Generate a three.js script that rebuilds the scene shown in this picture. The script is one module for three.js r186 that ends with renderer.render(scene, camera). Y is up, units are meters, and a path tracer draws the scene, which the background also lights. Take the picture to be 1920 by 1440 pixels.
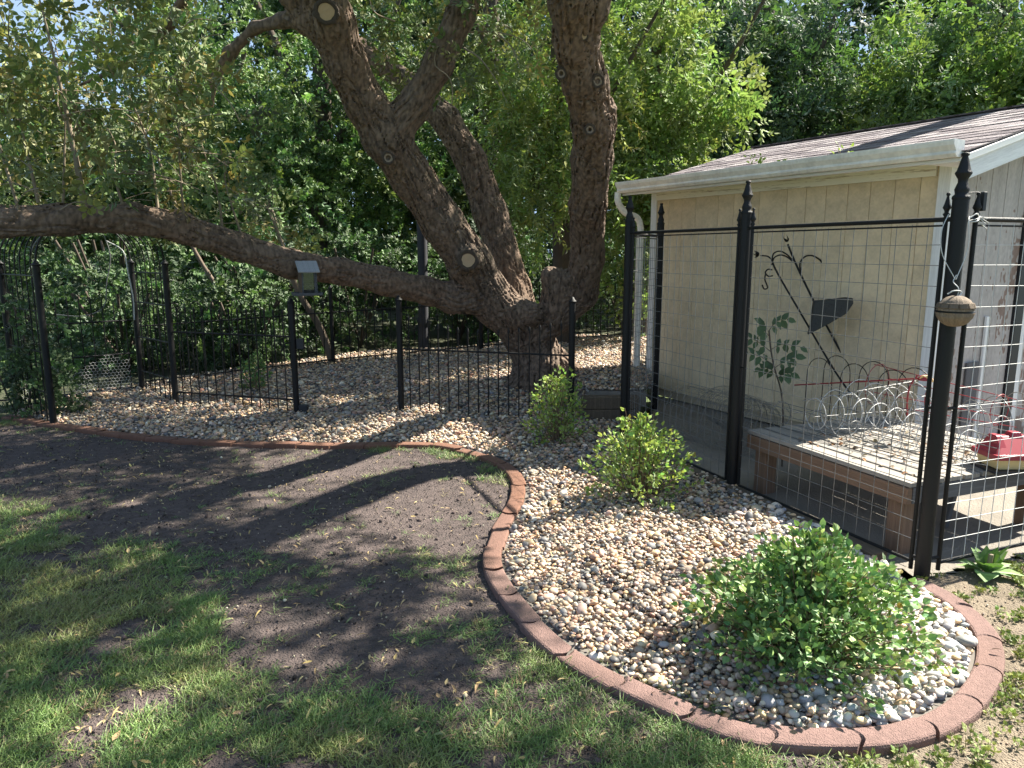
import * as THREE from 'three';
import { ImprovedNoise } from 'three/addons/math/ImprovedNoise.js';
import { RoundedBoxGeometry } from 'three/addons/geometries/RoundedBoxGeometry.js';
import { mergeGeometries } from 'three/addons/utils/BufferGeometryUtils.js';

// ---------------------------------------------------------------- camera, sky, sun, exposure
const scene = new THREE.Scene(), SKY = 0.8;
const EYE = 1.6, PITCH = 10.2 * Math.PI / 180, FOV = 55;
const camera = new THREE.PerspectiveCamera(FOV, 4 / 3, 0.05, 400);
camera.position.set(0, EYE, 0);
camera.rotation.x = -PITCH;
const EL = 48 * Math.PI / 180, AZ = 64 * Math.PI / 180;      // sun to the right and a little beyond the camera
const SUN = new THREE.Vector3(Math.sin(AZ) * Math.cos(EL), Math.sin(EL), -Math.cos(AZ) * Math.cos(EL));
{                                                                // clear sky: deeper blue overhead, paler to the horizon and round the sun
  const W = 256, Hh = 128, d = new Float32Array(W * Hh * 4);
  for (let j = 0; j < Hh; j++) for (let i = 0; i < W; i++) {
    const el = ((j + 0.5) / Hh - 0.5) * Math.PI, az = ((i + 0.5) / W - 0.5) * 2 * Math.PI, D = new THREE.Vector3(Math.cos(el) * Math.cos(az), Math.sin(el), Math.cos(el) * Math.sin(az));
    const h = Math.pow(1 - Math.max(0, D.y), 2.6), c = Math.max(0, D.dot(SUN)), g = 0.16 * Math.pow(c, 6) + 0.3 * Math.pow(c, 60), k = (j * W + i) * 4;
    d[k] = SKY * (0.135 + 0.07 * h + g); d[k + 1] = SKY * (0.195 + 0.09 * h + g * 0.95); d[k + 2] = SKY * (0.3 + 0.1 * h + g * 0.86); d[k + 3] = 1;
  }
  const t = new THREE.DataTexture(d, W, Hh, THREE.RGBAFormat, THREE.FloatType); t.mapping = THREE.EquirectangularReflectionMapping; t.magFilter = THREE.LinearFilter; t.needsUpdate = true; scene.background = t; scene.environment = t;
}
const sun = new THREE.DirectionalLight(new THREE.Color(1, 0.94, 0.82), 5);
sun.target.position.set(0, 0, -6); sun.position.copy(SUN).multiplyScalar(40).add(sun.target.position); scene.add(sun, sun.target);
sun.castShadow = true; sun.shadow.mapSize.set(4096, 4096); sun.shadow.radius = 1;
Object.assign(sun.shadow.camera, { left: -16, right: 16, top: 16, bottom: -16, near: 1, far: 90 });
const renderer = new THREE.WebGLRenderer({ antialias: true });
renderer.toneMapping = THREE.LinearToneMapping; renderer.toneMappingExposure = 4.0;
renderer.shadowMap.enabled = true;

// ---------------------------------------------------------------- helpers
let seed = 1;
const rnd = () => { seed = (seed + 0x6d2b79f5) | 0; let t = Math.imul(seed ^ (seed >>> 15), 1 | seed); t = (t + Math.imul(t ^ (t >>> 7), 61 | t)) ^ t; return ((t ^ (t >>> 14)) >>> 0) / 4294967296; };
const rr = (a, b) => a + (b - a) * rnd();
const gauss = () => Math.sqrt(-2 * Math.log(1 - rnd())) * Math.cos(6.2832 * rnd());
const perlin = new ImprovedNoise(), N3 = (x, y, z) => perlin.noise(x, y, z);
const fbm = (x, y, z, o = 4) => { let s = 0, a = 0.5; for (let i = 0; i < o; i++) { s += a * N3(x, y, z); x *= 2.03; y *= 2.03; z *= 2.03; a *= 0.5; } return s; };
const sm = (x, a, b) => { const t = Math.min(1, Math.max(0, (x - a) / (b - a))); return t * t * (3 - 2 * t); };
const mixn = (a, b, t) => a + (b - a) * t;
const V = (x, y, z) => new THREE.Vector3(x, y, z);
const sP = Math.sin(PITCH), cP = Math.cos(PITCH), F = 720 / Math.tan(FOV * Math.PI / 360);
const rayOf = (px, py) => { const x = (px - 960) / F, y = (720 - py) / F; return V(x, -sP + y * cP, -cP - y * sP); };
const at = (px, py, z) => { const r = rayOf(px, py), t = z / r.z; return V(r.x * t, EYE + r.y * t, z); };          // a photograph pixel at a real depth
const gp = (px, py, Y = 0) => { const r = rayOf(px, py), t = (Y - EYE) / r.y; return V(r.x * t, Y, r.z * t); };     // a photograph pixel on the ground
const projY = (p) => { const dy = p.y - EYE, d = -sP * dy - cP * p.z, u = cP * dy - sP * p.z; return d > 0.05 ? 720 - F * u / d : -1e9; };
const projX = (p) => { const dy = p.y - EYE, d = -sP * dy - cP * p.z; return d > 0.05 ? 960 + F * p.x / d : 1e9; };
const used = new Map();
const numbered = (n) => { const k = used.get(n) || 0; used.set(n, k + 1); return k ? `${n}_${String(k).padStart(3, '0')}` : n; };
function tag(o, label, category, group, kind) { o.userData = { label, category }; if (group) o.userData.group = group; if (kind) o.userData.kind = kind; return o; }
function thing(name, label, category, pos = [0, 0, 0], turn = 0, group) { const o = new THREE.Group(); o.name = numbered(name); o.position.set(...pos); o.rotation.y = turn; scene.add(o); return tag(o, label, category, group); }
function part(name, geo, m, parent, label) {
  const g = Array.isArray(geo) ? merge(geo) : geo, o = new THREE.Mesh(g, m); o.name = name; o.castShadow = o.receiveShadow = true;
  if (label) o.userData.label = label; parent.add(o); return o;
}
function struct(name, geo, m, label) { const o = part(numbered(name), geo, m, scene); o.userData = { kind: 'structure', label }; return o; }
function inst(name, geo, m, list, parent, label, kind = 'stuff') {          // list of [pos, quat, scale, color]
  const o = new THREE.InstancedMesh(geo, m, list.length), M = new THREE.Matrix4(), S = new THREE.Vector3();
  list.forEach(([p, q, s, c], i) => { if (s.isVector3) S.copy(s); else S.setScalar(s); o.setMatrixAt(i, M.compose(p, q, S)); if (c) o.setColorAt(i, c); });
  o.name = name; o.castShadow = o.receiveShadow = true; o.userData.kind = kind; if (label) o.userData.label = label; parent.add(o); return o;
}
function merge(list) { list = list.map((g) => { g = g.index ? g.toNonIndexed() : g; for (const k of Object.keys(g.attributes)) if (!['position', 'normal', 'uv'].includes(k)) g.deleteAttribute(k); return g; }); return list.length === 1 ? list[0] : mergeGeometries(list); }
const UP = V(0, 1, 0), Q = () => new THREE.Quaternion();
const qdir = (d, roll = 0) => { const q = Q().setFromUnitVectors(UP, d.clone().normalize()); return q.multiply(Q().setFromAxisAngle(UP, roll)); };
const qrand = () => Q().set(gauss(), gauss(), gauss(), gauss()).normalize();
function rod(a, b, r, n = 6, r2 = r) { const d = b.clone().sub(a), g = new THREE.CylinderGeometry(r2, r, d.length(), n, 1); g.applyQuaternion(qdir(d)); g.translate((a.x + b.x) / 2, (a.y + b.y) / 2, (a.z + b.z) / 2); return g; }
function bx(w, h, d, x = 0, y = 0, z = 0, ry = 0, r = 0) { const g = r ? new RoundedBoxGeometry(w, h, d, 1, r) : new THREE.BoxGeometry(w, h, d); if (ry) g.rotateY(ry); g.translate(x, y, z); return g; }
function tube(pts, r, n = 6, seg = 0) { const c = new THREE.CatmullRomCurve3(pts, false, 'centripetal'); return taper(c, seg || pts.length * 4, typeof r === 'number' ? () => r : r, n); }
function taper(curve, seg, rf, n) {                                            // a swept tube whose radius changes along it
  const pos = [], nor = [], uv = [], idx = [], fr = curve.computeFrenetFrames(seg, false), L = curve.getLength(), p = V(0, 0, 0), d = V(0, 0, 0);
  for (let i = 0; i <= seg; i++) { const t = i / seg, r = rf(t); curve.getPointAt(t, p);
    for (let j = 0; j <= n; j++) { const a = j / n * Math.PI * 2; d.copy(fr.normals[i]).multiplyScalar(Math.cos(a)).addScaledVector(fr.binormals[i], Math.sin(a)); pos.push(p.x + d.x * r, p.y + d.y * r, p.z + d.z * r); nor.push(d.x, d.y, d.z); uv.push(j / n * 6.28 * rf(0), t * L); } }
  for (let i = 0; i < seg; i++) for (let j = 0; j < n; j++) { const a = i * (n + 1) + j, b = a + n + 1; idx.push(a, a + 1, b, b, a + 1, b + 1); }
  const g = new THREE.BufferGeometry(); g.setAttribute('position', new THREE.Float32BufferAttribute(pos, 3)); g.setAttribute('normal', new THREE.Float32BufferAttribute(nor, 3)); g.setAttribute('uv', new THREE.Float32BufferAttribute(uv, 2)); g.setIndex(idx); return g;
}
const lathe = (prof, n = 14) => new THREE.LatheGeometry(prof.map(([r, y]) => new THREE.Vector2(r, y)), n);
const inPoly = (P, x, z) => { let c = false; for (let i = 0, j = P.length - 1; i < P.length; j = i++) { const a = P[i], b = P[j]; if ((a.z > z) !== (b.z > z) && x < (b.x - a.x) * (z - a.z) / (b.z - a.z) + a.x) c = !c; } return c; };
const distPoly = (P, x, z) => { let m = 1e9; for (let i = 0, j = P.length - 1; i < P.length; j = i++) { const a = P[j], b = P[i], dx = b.x - a.x, dz = b.z - a.z, t = Math.min(1, Math.max(0, ((x - a.x) * dx + (z - a.z) * dz) / (dx * dx + dz * dz + 1e-9))); m = Math.min(m, Math.hypot(x - a.x - t * dx, z - a.z - t * dz)); } return inPoly(P, x, z) ? m : -m; };
function tex(size, fn, { srgb = false, rep = 1 } = {}) {                        // a texture computed per pixel, fn(u, v) in 0..1 -> [r, g, b] in 0..1 (linear values when not srgb)
  const d = new Uint8Array(size * size * 4);
  for (let y = 0; y < size; y++) for (let x = 0; x < size; x++) { const c = fn(x / size, y / size), k = (y * size + x) * 4; for (let i = 0; i < 3; i++) d[k + i] = 255 * Math.min(1, Math.max(0, Array.isArray(c) ? c[i] : c)); d[k + 3] = 255; }
  const t = new THREE.DataTexture(d, size, size); t.wrapS = t.wrapT = THREE.RepeatWrapping; t.magFilter = THREE.LinearFilter; t.minFilter = THREE.LinearMipmapLinearFilter; t.generateMipmaps = true;
  if (srgb) t.colorSpace = THREE.SRGBColorSpace; t.repeat.set(rep, rep); t.needsUpdate = true; return t;
}
const hash2 = (i, j, s) => { let h = (Math.imul(i, 374761393) + Math.imul(j, 668265263) + Math.imul(s * 131 | 0, 974634541)) | 0; h = Math.imul(h ^ (h >>> 13), 1274126177); return ((h ^ (h >>> 16)) >>> 0) / 2147483648 - 1; };
const tn = (u, v, f, s = 0) => { f = Math.max(1, Math.round(f)); const x = u * f, y = v * f, i = Math.floor(x), j = Math.floor(y), a = x - i, b = y - j, p = a * a * (3 - 2 * a), q = b * b * (3 - 2 * b), m = (k) => ((k % f) + f) % f; return mixn(mixn(hash2(m(i), m(j), s), hash2(m(i + 1), m(j), s), p), mixn(hash2(m(i), m(j + 1), s), hash2(m(i + 1), m(j + 1), s), p), q); };   // tiles
const col = (r, g, b) => new THREE.Color().setRGB(r, g, b);
const vary = (c, v, w = 0.06) => { const k = 1 + gauss() * v; return new THREE.Color().setRGB(Math.max(0.005, c.r * k * (1 + gauss() * w)), Math.max(0.005, c.g * k), Math.max(0.004, c.b * k * (1 + gauss() * w))); };
const std = (o) => new THREE.MeshStandardMaterial(o);
function gridSheet(inside, x0, x1, z0, z1, cell, hf, cf) {                      // a fine sheet over the cells that lie inside
  const nx = Math.ceil((x1 - x0) / cell), nz = Math.ceil((z1 - z0) / cell), id = new Map(), pos = [], uv = [], c = [], idx = [];
  const vtx = (i, j) => { const k = i * 100003 + j; if (!id.has(k)) { const x = x0 + i * cell, z = z0 + j * cell; id.set(k, pos.length / 3); pos.push(x, hf(x, z), z); uv.push(x, z); if (cf) c.push(...cf(x, z)); } return id.get(k); };
  for (let i = 0; i < nx; i++) for (let j = 0; j < nz; j++) { if (!inside(x0 + (i + 0.5) * cell, z0 + (j + 0.5) * cell)) continue; const a = vtx(i, j), b = vtx(i + 1, j), d = vtx(i, j + 1), e = vtx(i + 1, j + 1); idx.push(a, d, b, b, d, e); }
  const g = new THREE.BufferGeometry(); g.setAttribute('position', new THREE.Float32BufferAttribute(pos, 3)); g.setAttribute('uv', new THREE.Float32BufferAttribute(uv, 2)); if (cf) g.setAttribute('color', new THREE.Float32BufferAttribute(c, 3)); g.setIndex(idx); g.computeVertexNormals(); return g;
}

// ---------------------------------------------------------------- layout: fence frame (x = into the enclosure, -z = away along the fence)
const P1 = V(2.03, 0, -3.43), P2 = V(1.48, 0, -4.77), P3 = V(0.95, 0, -6.1), P4 = V(1.47, 0, -7.45);
const TF = 22 * Math.PI / 180, TS = 29.7 * Math.PI / 180;
const fu = V(-Math.sin(TF), 0, -Math.cos(TF)), fv = V(Math.cos(TF), 0, -Math.sin(TF));
const SC = V(3.12, 0, -5.44), SL = 3.21, su = V(-Math.sin(TS), 0, -Math.cos(TS)), sv = V(Math.cos(TS), 0, -Math.sin(TS));   // shed: near corner, wall length, directions
const EP = [[-4.9, -6.98], [-4.25, -6.66], [-2.87, -6.11], [-1.6, -5.94], [-0.62, -5.92], [-0.12, -5.46], [0.05, -4.8], [-0.08, -3.95], [-0.1, -3.53], [0.03, -3.08], [0.23, -2.68], [0.55, -2.36], [0.78, -2.21], [1.03, -2.17], [1.3, -2.2], [1.57, -2.34], [1.82, -2.58], [1.97, -2.82], [2.02, -3.04], [2.0, -3.22], [1.95, -3.36]].map(([x, z]) => V(x, 0, z));
const EC = new THREE.CatmullRomCurve3(EP, false, 'centripetal'); EC.arcLengthDivisions = 400;
const EPL = EC.getSpacedPoints(240);
const gravelPoly = [...EPL, P2.clone(), P3.clone(), P4.clone(), V(1.5, 0, -8.4), V(2.2, 0, -11.6), V(-2, 0, -11.0), V(-4.2, 0, -8.3), V(-4.9, 0, -7.6)];
const ht = (x, z) => {                                                           // height of the ground: the bed rises behind the gate, as a step at the timber
  const lift = 0.1 + 0.17 * sm(x, -1, 0.7), soft = sm(-z, 6.9, 9), stepy = sm(-z, 6.86, 6.9), w = sm(x, 0.66, 0.74) * (x > P3.x + (P3.z - z) * 0.385 + 0.12 ? 0 : 1);
  const encl = x > P3.x + (P3.z - z) * 0.385 + 0.12 && z > -8.6 ? 0 : 1;
  return encl * lift * mixn(soft, stepy, w) + 0.02 * fbm(x * 0.5, 3.1, z * 0.5, 2);
};
const FLAT = (x, z) => 0.02 * fbm(x * 0.5, 3.1, z * 0.5, 2);

// ---------------------------------------------------------------- textures and materials
const tGrain = tex(256, (u, v) => 0.5 + 0.5 * (tn(u, v, 40) * 0.6 + tn(u, v, 90, 3) * 0.5));
const tBlotch = tex(256, (u, v) => { const k = 0.9 + 0.07 * tn(u, v, 6) + 0.06 * tn(u, v, 13, 9) + 0.06 * tn(u, v, 30, 5) + 0.07 * tn(u, v, 90, 2); return [k, k, k]; });
const tStain = tex(512, (u, v) => { const n = 0.6 * tn(u, v, 5, 8) + 0.4 * tn(u, v, 19, 3) + 0.35 * tn(u, v, 60, 1), k = 0.75 * sm(n, 0.3, 0.5); return [mixn(0.95, 0.36, k), mixn(0.95, 0.29, k), mixn(0.93, 0.22, k)]; });
const tn2 = (u, v, fu, fv, s = 0) => { const x = u * fu, y = v * fv, i = Math.floor(x), j = Math.floor(y), a = x - i, b = y - j, p = a * a * (3 - 2 * a), q = b * b * (3 - 2 * b), m = (k, f) => ((k % f) + f) % f; return mixn(mixn(hash2(m(i, fu), m(j, fv), s), hash2(m(i + 1, fu), m(j, fv), s), p), mixn(hash2(m(i, fu), m(j + 1, fv), s), hash2(m(i + 1, fu), m(j + 1, fv), s), p), q); };
const tWood = tex(256, (u, v) => { const w = 0.02 * tn2(u, v, 5, 2, 9), k = 0.84 + 0.12 * tn2(u + w, v, 20, 1, 4) + 0.14 * tn2(u + w, v, 56, 2, 2) + 0.1 * tn2(u, v, 128, 4, 5); return [k, k * 0.985, k * 0.96]; });
const tPeel = tex(512, (u, v) => { const n = 0.7 * tn2(u, v, 6, 3, 2) + 0.4 * tn(u, v, 22, 6) + 0.4 * tn(u, v, 70, 1), k = 0.85 * sm(n, 0.32, 0.42), g = 0.92 + 0.1 * tn(u, v, 100, 4) + 0.08 * tn2(u, v, 64, 3, 7); return [mixn(0.93, 0.46, k) * g, mixn(0.93, 0.31, k) * g, mixn(0.93, 0.24, k) * g]; });
const clone = (t, x, y = x) => { const c = t.clone(); c.repeat.set(x, y); c.needsUpdate = true; return c; };
const M = {
  iron: new THREE.MeshPhysicalMaterial({ color: col(0.008, 0.008, 0.0085), roughness: 0.5, specularIntensity: 0.55, bumpMap: clone(tGrain, 6), bumpScale: 0.0006 }),
  wire: std({ color: col(0.17, 0.17, 0.165), roughness: 0.42, metalness: 0.4 }),
  wireWhite: std({ color: col(0.48, 0.48, 0.465), roughness: 0.5 }),
  siding: std({ color: col(0.74, 0.595, 0.385), roughness: 0.75, map: clone(tBlotch, 0.9), bumpMap: clone(tGrain, 4), bumpScale: 0.001 }),
  gable: std({ color: col(0.48, 0.44, 0.4), roughness: 0.8, map: clone(tPeel, 0.7, 0.45), bumpMap: clone(tGrain, 4), bumpScale: 0.001 }),
  trim: std({ color: col(0.82, 0.82, 0.79), roughness: 0.5, map: clone(tBlotch, 1.2) }),
  soffit: std({ color: col(0.82, 0.79, 0.69), roughness: 0.7, map: clone(tStain, 1.4) }),
  gutter: std({ color: col(0.84, 0.82, 0.74), roughness: 0.45, map: clone(tBlotch, 0.8) }),
  soil: std({ color: col(0.072, 0.054, 0.049), roughness: 1, vertexColors: true, bumpMap: clone(tGrain, 3), bumpScale: 0.012 }),
  dirt: std({ color: col(0.165, 0.132, 0.097), roughness: 1, vertexColors: true, bumpMap: clone(tGrain, 4), bumpScale: 0.01 }),
  block: [[0.175, 0.084, 0.052], [0.17, 0.084, 0.055], [0.175, 0.095, 0.07], [0.185, 0.112, 0.093], [0.195, 0.12, 0.103]].map((c) => std({ color: col(...c), roughness: 0.95, map: clone(tBlotch, 3), bumpMap: clone(tGrain, 7), bumpScale: 0.004 })),
  pebble: std({ color: col(1, 1, 1), roughness: 0.6 }),
  timber: std({ color: col(0.12, 0.09, 0.062), roughness: 0.9, map: clone(tWood, 2), bumpMap: clone(tWood, 2), bumpScale: 0.003 }),
  deck: [[0.27, 0.25, 0.225], [0.24, 0.225, 0.205], [0.3, 0.275, 0.245]].map((c) => std({ color: col(...c), roughness: 0.85, map: clone(tWood, 3), bumpMap: clone(tWood, 3), bumpScale: 0.002 })),
  redwood: std({ color: col(0.2, 0.125, 0.082), roughness: 0.8, map: clone(tWood, 3), bumpMap: clone(tWood, 3), bumpScale: 0.002 }),
  redPlastic: std({ color: col(0.26, 0.018, 0.032), roughness: 0.4 }),
  cream: std({ color: col(0.62, 0.47, 0.22), roughness: 0.55 }),
  redWire: std({ color: col(0.27, 0.02, 0.028), roughness: 0.45 }),
  black: std({ color: col(0.016, 0.016, 0.018), roughness: 0.55 }),
  greyWood: std({ color: col(0.13, 0.13, 0.135), roughness: 0.9, map: clone(tWood, 3), bumpMap: clone(tWood, 3), bumpScale: 0.002 }),
  feeder: std({ color: col(0.085, 0.09, 0.1), roughness: 0.8, map: clone(tWood, 4), bumpMap: clone(tWood, 4), bumpScale: 0.002 }),
  glass: new THREE.MeshPhysicalMaterial({ color: col(0.85, 0.88, 0.9), roughness: 0.08, transmission: 1, thickness: 0 }),
  twig: std({ color: col(0.2, 0.16, 0.11), roughness: 0.9 }),
  darkTwig: std({ color: col(0.075, 0.058, 0.045), roughness: 0.95 }),
  cut: std({ color: col(0.38, 0.27, 0.165), roughness: 0.85, vertexColors: true }),
  carved: std({ color: col(0.2, 0.15, 0.105), roughness: 0.85, map: clone(tWood, 3), bumpMap: clone(tWood, 5), bumpScale: 0.004 }),
  wicker: std({ color: col(0.3, 0.19, 0.11), roughness: 0.9, map: clone(tWood, 8) }),
};
const leafMat = (o = {}) => new THREE.MeshPhysicalMaterial({ color: col(1, 1, 1), roughness: 0.82, side: THREE.DoubleSide, transmission: 0.42, thickness: 0, ...o });
const LM = leafMat(), LMthin = leafMat({ transmission: 0.52, roughness: 0.85 }), LMgloss = leafMat({ roughness: 0.7, transmission: 0.36 }), LMdry = leafMat({ transmission: 0.15, roughness: 0.85 });
const shingleMats = [[0.29, 0.255, 0.275], [0.21, 0.18, 0.2], [0.36, 0.325, 0.34], [0.15, 0.125, 0.145], [0.26, 0.225, 0.24]].map((c) => std({ color: col(...c), roughness: 0.95, map: clone(tBlotch, 3), bumpMap: clone(tGrain, 6), bumpScale: 0.004 }));

// ---------------------------------------------------------------- ground
struct('ground', (() => { const g = new THREE.PlaneGeometry(300, 300, 1, 1); g.rotateX(-Math.PI / 2); g.translate(0, -0.16, -20); return g; })(), std({ color: col(0.07, 0.1, 0.03), roughness: 1 }), 'ground that runs on beneath and beyond the garden');
const farPoly = [V(-30, 0, -5), V(-4.6, 0, -6.6), V(-4.9, 0, -7.6), V(-4.2, 0, -8.3), V(-2, 0, -11), V(2.2, 0, -11.6), V(2.2, 0, -9), V(30, 0, -9), V(30, 0, -40), V(-30, 0, -40)];
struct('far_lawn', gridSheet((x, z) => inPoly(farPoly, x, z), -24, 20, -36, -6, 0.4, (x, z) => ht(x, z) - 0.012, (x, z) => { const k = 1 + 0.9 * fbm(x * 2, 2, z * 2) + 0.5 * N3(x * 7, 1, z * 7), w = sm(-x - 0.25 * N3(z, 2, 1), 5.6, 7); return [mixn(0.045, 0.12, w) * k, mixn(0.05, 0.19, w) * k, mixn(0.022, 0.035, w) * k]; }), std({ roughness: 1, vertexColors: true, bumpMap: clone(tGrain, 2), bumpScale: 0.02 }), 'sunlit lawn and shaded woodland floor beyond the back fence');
const soilPoly = [[-60, 800], [110, 808], [820, 846], [985, 925], [940, 1070], [1000, 1170], [1080, 1250], [800, 1290], [480, 1330], [380, 1200], [480, 1130], [300, 1030], [150, 960], [-60, 930]].map((p) => gp(...p));
const lawnEdge = [V(-9, 0, -0.5), V(-9, 0, -9), V(-5.4, 0, -7.4), ...EPL.slice(0, 175), V(1.05, 0, -2.1), V(1.0, 0, -0.5)];
const bareness = (x, z) => distPoly(soilPoly, x, z) + 0.32 * fbm(x * 1.7, 1, z * 1.7, 4) + 0.2 * N3(x * 5, 4, z * 5);
struct('soil_bed', gridSheet((x, z) => inPoly(lawnEdge, x, z), -9, 1.2, -9, -0.5, 0.03, (x, z) => FLAT(x, z) + 0.016 * fbm(x * 6, 8, z * 6, 3) + 0.007 * N3(x * 30, 1, z * 30) - 0.004,
  (x, z) => { const k = 1 + 0.5 * fbm(x * 2, 2, z * 2) + 0.5 * N3(x * 22, 5, z * 22) + 0.4 * N3(x * 60, 5, z * 60); return [k, k, k]; }), M.soil, 'bare dark garden soil with grass coming through');
const rightPoly = [V(1.05, 0, -2.1), V(1.0, 0, -0.5), V(8, 0, -0.5), V(8, 0, -8), P1.clone().addScaledVector(fv, 4), P1.clone(), ...EPL.slice(175).reverse()];
struct('dirt_ground', gridSheet((x, z) => inPoly(rightPoly, x, z), 0.6, 8, -8, -0.5, 0.03, (x, z) => FLAT(x, z) + 0.014 * fbm(x * 5, 8, z * 5, 3) + 0.006 * N3(x * 30, 1, z * 30),
  (x, z) => { const k = 1 + 0.6 * fbm(x * 3, 2, z * 3) + 0.35 * N3(x * 40, 5, z * 40); return [k, k, k * 0.97]; }), M.dirt, 'dry sandy dirt with weeds beside the stone edging');
const patioPoly = [P1.clone(), P2.clone(), P3.clone(), P4.clone(), V(1.5, 0, -8.4), V(3.2, 0, -5.4), V(7, 0, -7.6), P1.clone().addScaledVector(fv, 4)];
struct('patio_floor', gridSheet((x, z) => inPoly(patioPoly, x, z), 0.8, 8, -8.6, -3.2, 0.05, (x, z) => 0.004 + FLAT(x, z) + 0.006 * N3(x * 8, 1, z * 8), (x, z) => { const k = 1 + 0.5 * fbm(x * 3, 2, z * 3); return [k, k, k]; }), std({ color: col(0.18, 0.16, 0.135), roughness: 0.95, vertexColors: true, bumpMap: clone(tGrain, 3), bumpScale: 0.006 }), 'bare grey floor inside the wire enclosure');

// ---------------------------------------------------------------- gravel bed
const gravel = new THREE.Group(); gravel.name = 'gravel_bed'; gravel.userData = { kind: 'structure', label: 'bed of rounded river pebbles inside the curved edging' }; scene.add(gravel);
part('gravel_base', gridSheet((x, z) => inPoly(gravelPoly, x, z), -5.2, 2.4, -11.8, -2, 0.06, (x, z) => ht(x, z) + 0.012, (x, z) => { const k = 1 + 0.4 * N3(x * 30, 1, z * 30); return [0.13 * k, 0.115 * k, 0.1 * k]; }), std({ roughness: 1, vertexColors: true }), gravel);
const pebbleGeo = (s) => { const g = new THREE.IcosahedronGeometry(1, 2), p = g.attributes.position, v = V(0, 0, 0); for (let i = 0; i < p.count; i++) { v.fromBufferAttribute(p, i); const k = 1 + 0.2 * N3(v.x * 1.1 + s, v.y * 1.1, v.z * 1.1 + s * 2) + 0.06 * N3(v.x * 3, v.y * 3 + s, v.z * 3); p.setXYZ(i, v.x * k, v.y * k, v.z * k); } const h = g; h.deleteAttribute('normal'); h.deleteAttribute('uv'); const m = weld(h); m.computeVertexNormals(); return m; };
function weld(g) { const p = g.attributes.position, map = new Map(), pos = [], idx = []; for (let i = 0; i < p.count; i++) { const k = `${Math.round(p.getX(i) * 1e4)},${Math.round(p.getY(i) * 1e4)},${Math.round(p.getZ(i) * 1e4)}`; if (!map.has(k)) { map.set(k, pos.length / 3); pos.push(p.getX(i), p.getY(i), p.getZ(i)); } idx.push(map.get(k)); } const r = new THREE.BufferGeometry(); r.setAttribute('position', new THREE.Float32BufferAttribute(pos, 3)); r.setIndex(idx); return r; }
const PEB = [1.3, 4.7, 9.2, 15.1].map(pebbleGeo);
const pebCols = [[0.43, 0.32, 0.2], [0.5, 0.4, 0.27], [0.4, 0.28, 0.19], [0.27, 0.235, 0.19], [0.16, 0.145, 0.135], [0.33, 0.19, 0.13], [0.45, 0.31, 0.235], [0.55, 0.47, 0.37], [0.21, 0.2, 0.19], [0.09, 0.086, 0.086], [0.42, 0.27, 0.14], [0.31, 0.25, 0.19], [0.36, 0.27, 0.2]].map((c) => col(...c));
const paleCols = [[0.47, 0.435, 0.385], [0.42, 0.39, 0.355], [0.53, 0.485, 0.42], [0.36, 0.35, 0.34], [0.5, 0.4, 0.32], [0.27, 0.27, 0.28], [0.48, 0.34, 0.19]].map((c) => col(...c));
seed = 11;
const pebs = [];
const edgeD = (x, z) => { let m = 1e9; for (const p of EPL) m = Math.min(m, (x - p.x) ** 2 + (z - p.z) ** 2); return Math.sqrt(m); };
for (let layer = 0; layer < 3; layer++) for (let z = -11.4; z < -2.1;) {
  const near = sm(z, -6.2, -4.2), step = mixn(0.031, 0.0215, near) * (layer ? 1.7 : 1);
  for (let x = -4.9; x < 2.1; x += step) {
    const px = x + rr(-0.5, 0.5) * step, pz = z + rr(-0.5, 0.5) * step;
    if (!inPoly(gravelPoly, px, pz)) continue;
    if ((pz > -6.8 || px < -2) && edgeD(px, pz) < 0.075) continue;
    if (px > P3.x + (P3.z - pz) * 0.385 - 0.02 && pz < -6.0 && pz > -8.6) continue;
    if (Math.abs(pz + 6.85) < 0.1 && px > 0.62) continue;
    const pale = sm(px + pz * 0.25, 0.15, 0.75), big = rnd() < 0.09 ? rr(1.3, 2.1) : rnd() < 0.3 ? rr(0.6, 0.8) : 1;
    const r = rr(0.007, 0.0134) * big * mixn(1, 1.4, pale) * mixn(1.15, 1, near), c = rnd() < pale ? paleCols : pebCols;
    const tilt = Q().setFromEuler(new THREE.Euler(gauss() * 0.35, rnd() * 6.28, gauss() * 0.35));
    pebs.push([V(px, ht(px, pz) + 0.014 + layer * 0.013 + rr(0, 0.012) + (edgeD(px, pz) < 0.5 ? 0.0 : 0.012), pz), tilt, V(r * rr(0.95, 1.45), r * rr(0.55, 0.85), r), vary(c[rnd() * c.length | 0], 0.16, 0.04)]);
  }
  z += step * 0.95;
}
// the pebbles that show largest are parts of their own, the rest are one part
pebs.forEach((p) => { const q = p[0]; p[4] = Math.max(p[2].x, p[2].z) / Math.hypot(q.x, q.y - EYE, q.z) * (projX(q) > 0 && projX(q) < 1920 && projY(q) < 1440 ? 1 : 0); });
const order = pebs.slice().sort((a, b) => b[4] - a[4]), single = new Set(order.slice(0, 290));
const pebMats = new Map();
[...single].forEach((p, i) => {
  const k = `${Math.round(p[3].r * 16)},${Math.round(p[3].g * 16)},${Math.round(p[3].b * 16)}`;
  if (!pebMats.has(k)) pebMats.set(k, std({ color: p[3].clone(), roughness: 0.6, bumpMap: null }));
  const o = part(i ? `pebble_${String(i).padStart(3, '0')}` : 'pebble', PEB[i % 4], pebMats.get(k), gravel); o.position.copy(p[0]); o.quaternion.copy(p[1]); o.scale.copy(p[2]);
});
inst('loose_pebbles', PEB[1], M.pebble, pebs.filter((p) => !single.has(p)), gravel, 'mixed tan, grey and rust river pebbles');

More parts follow.
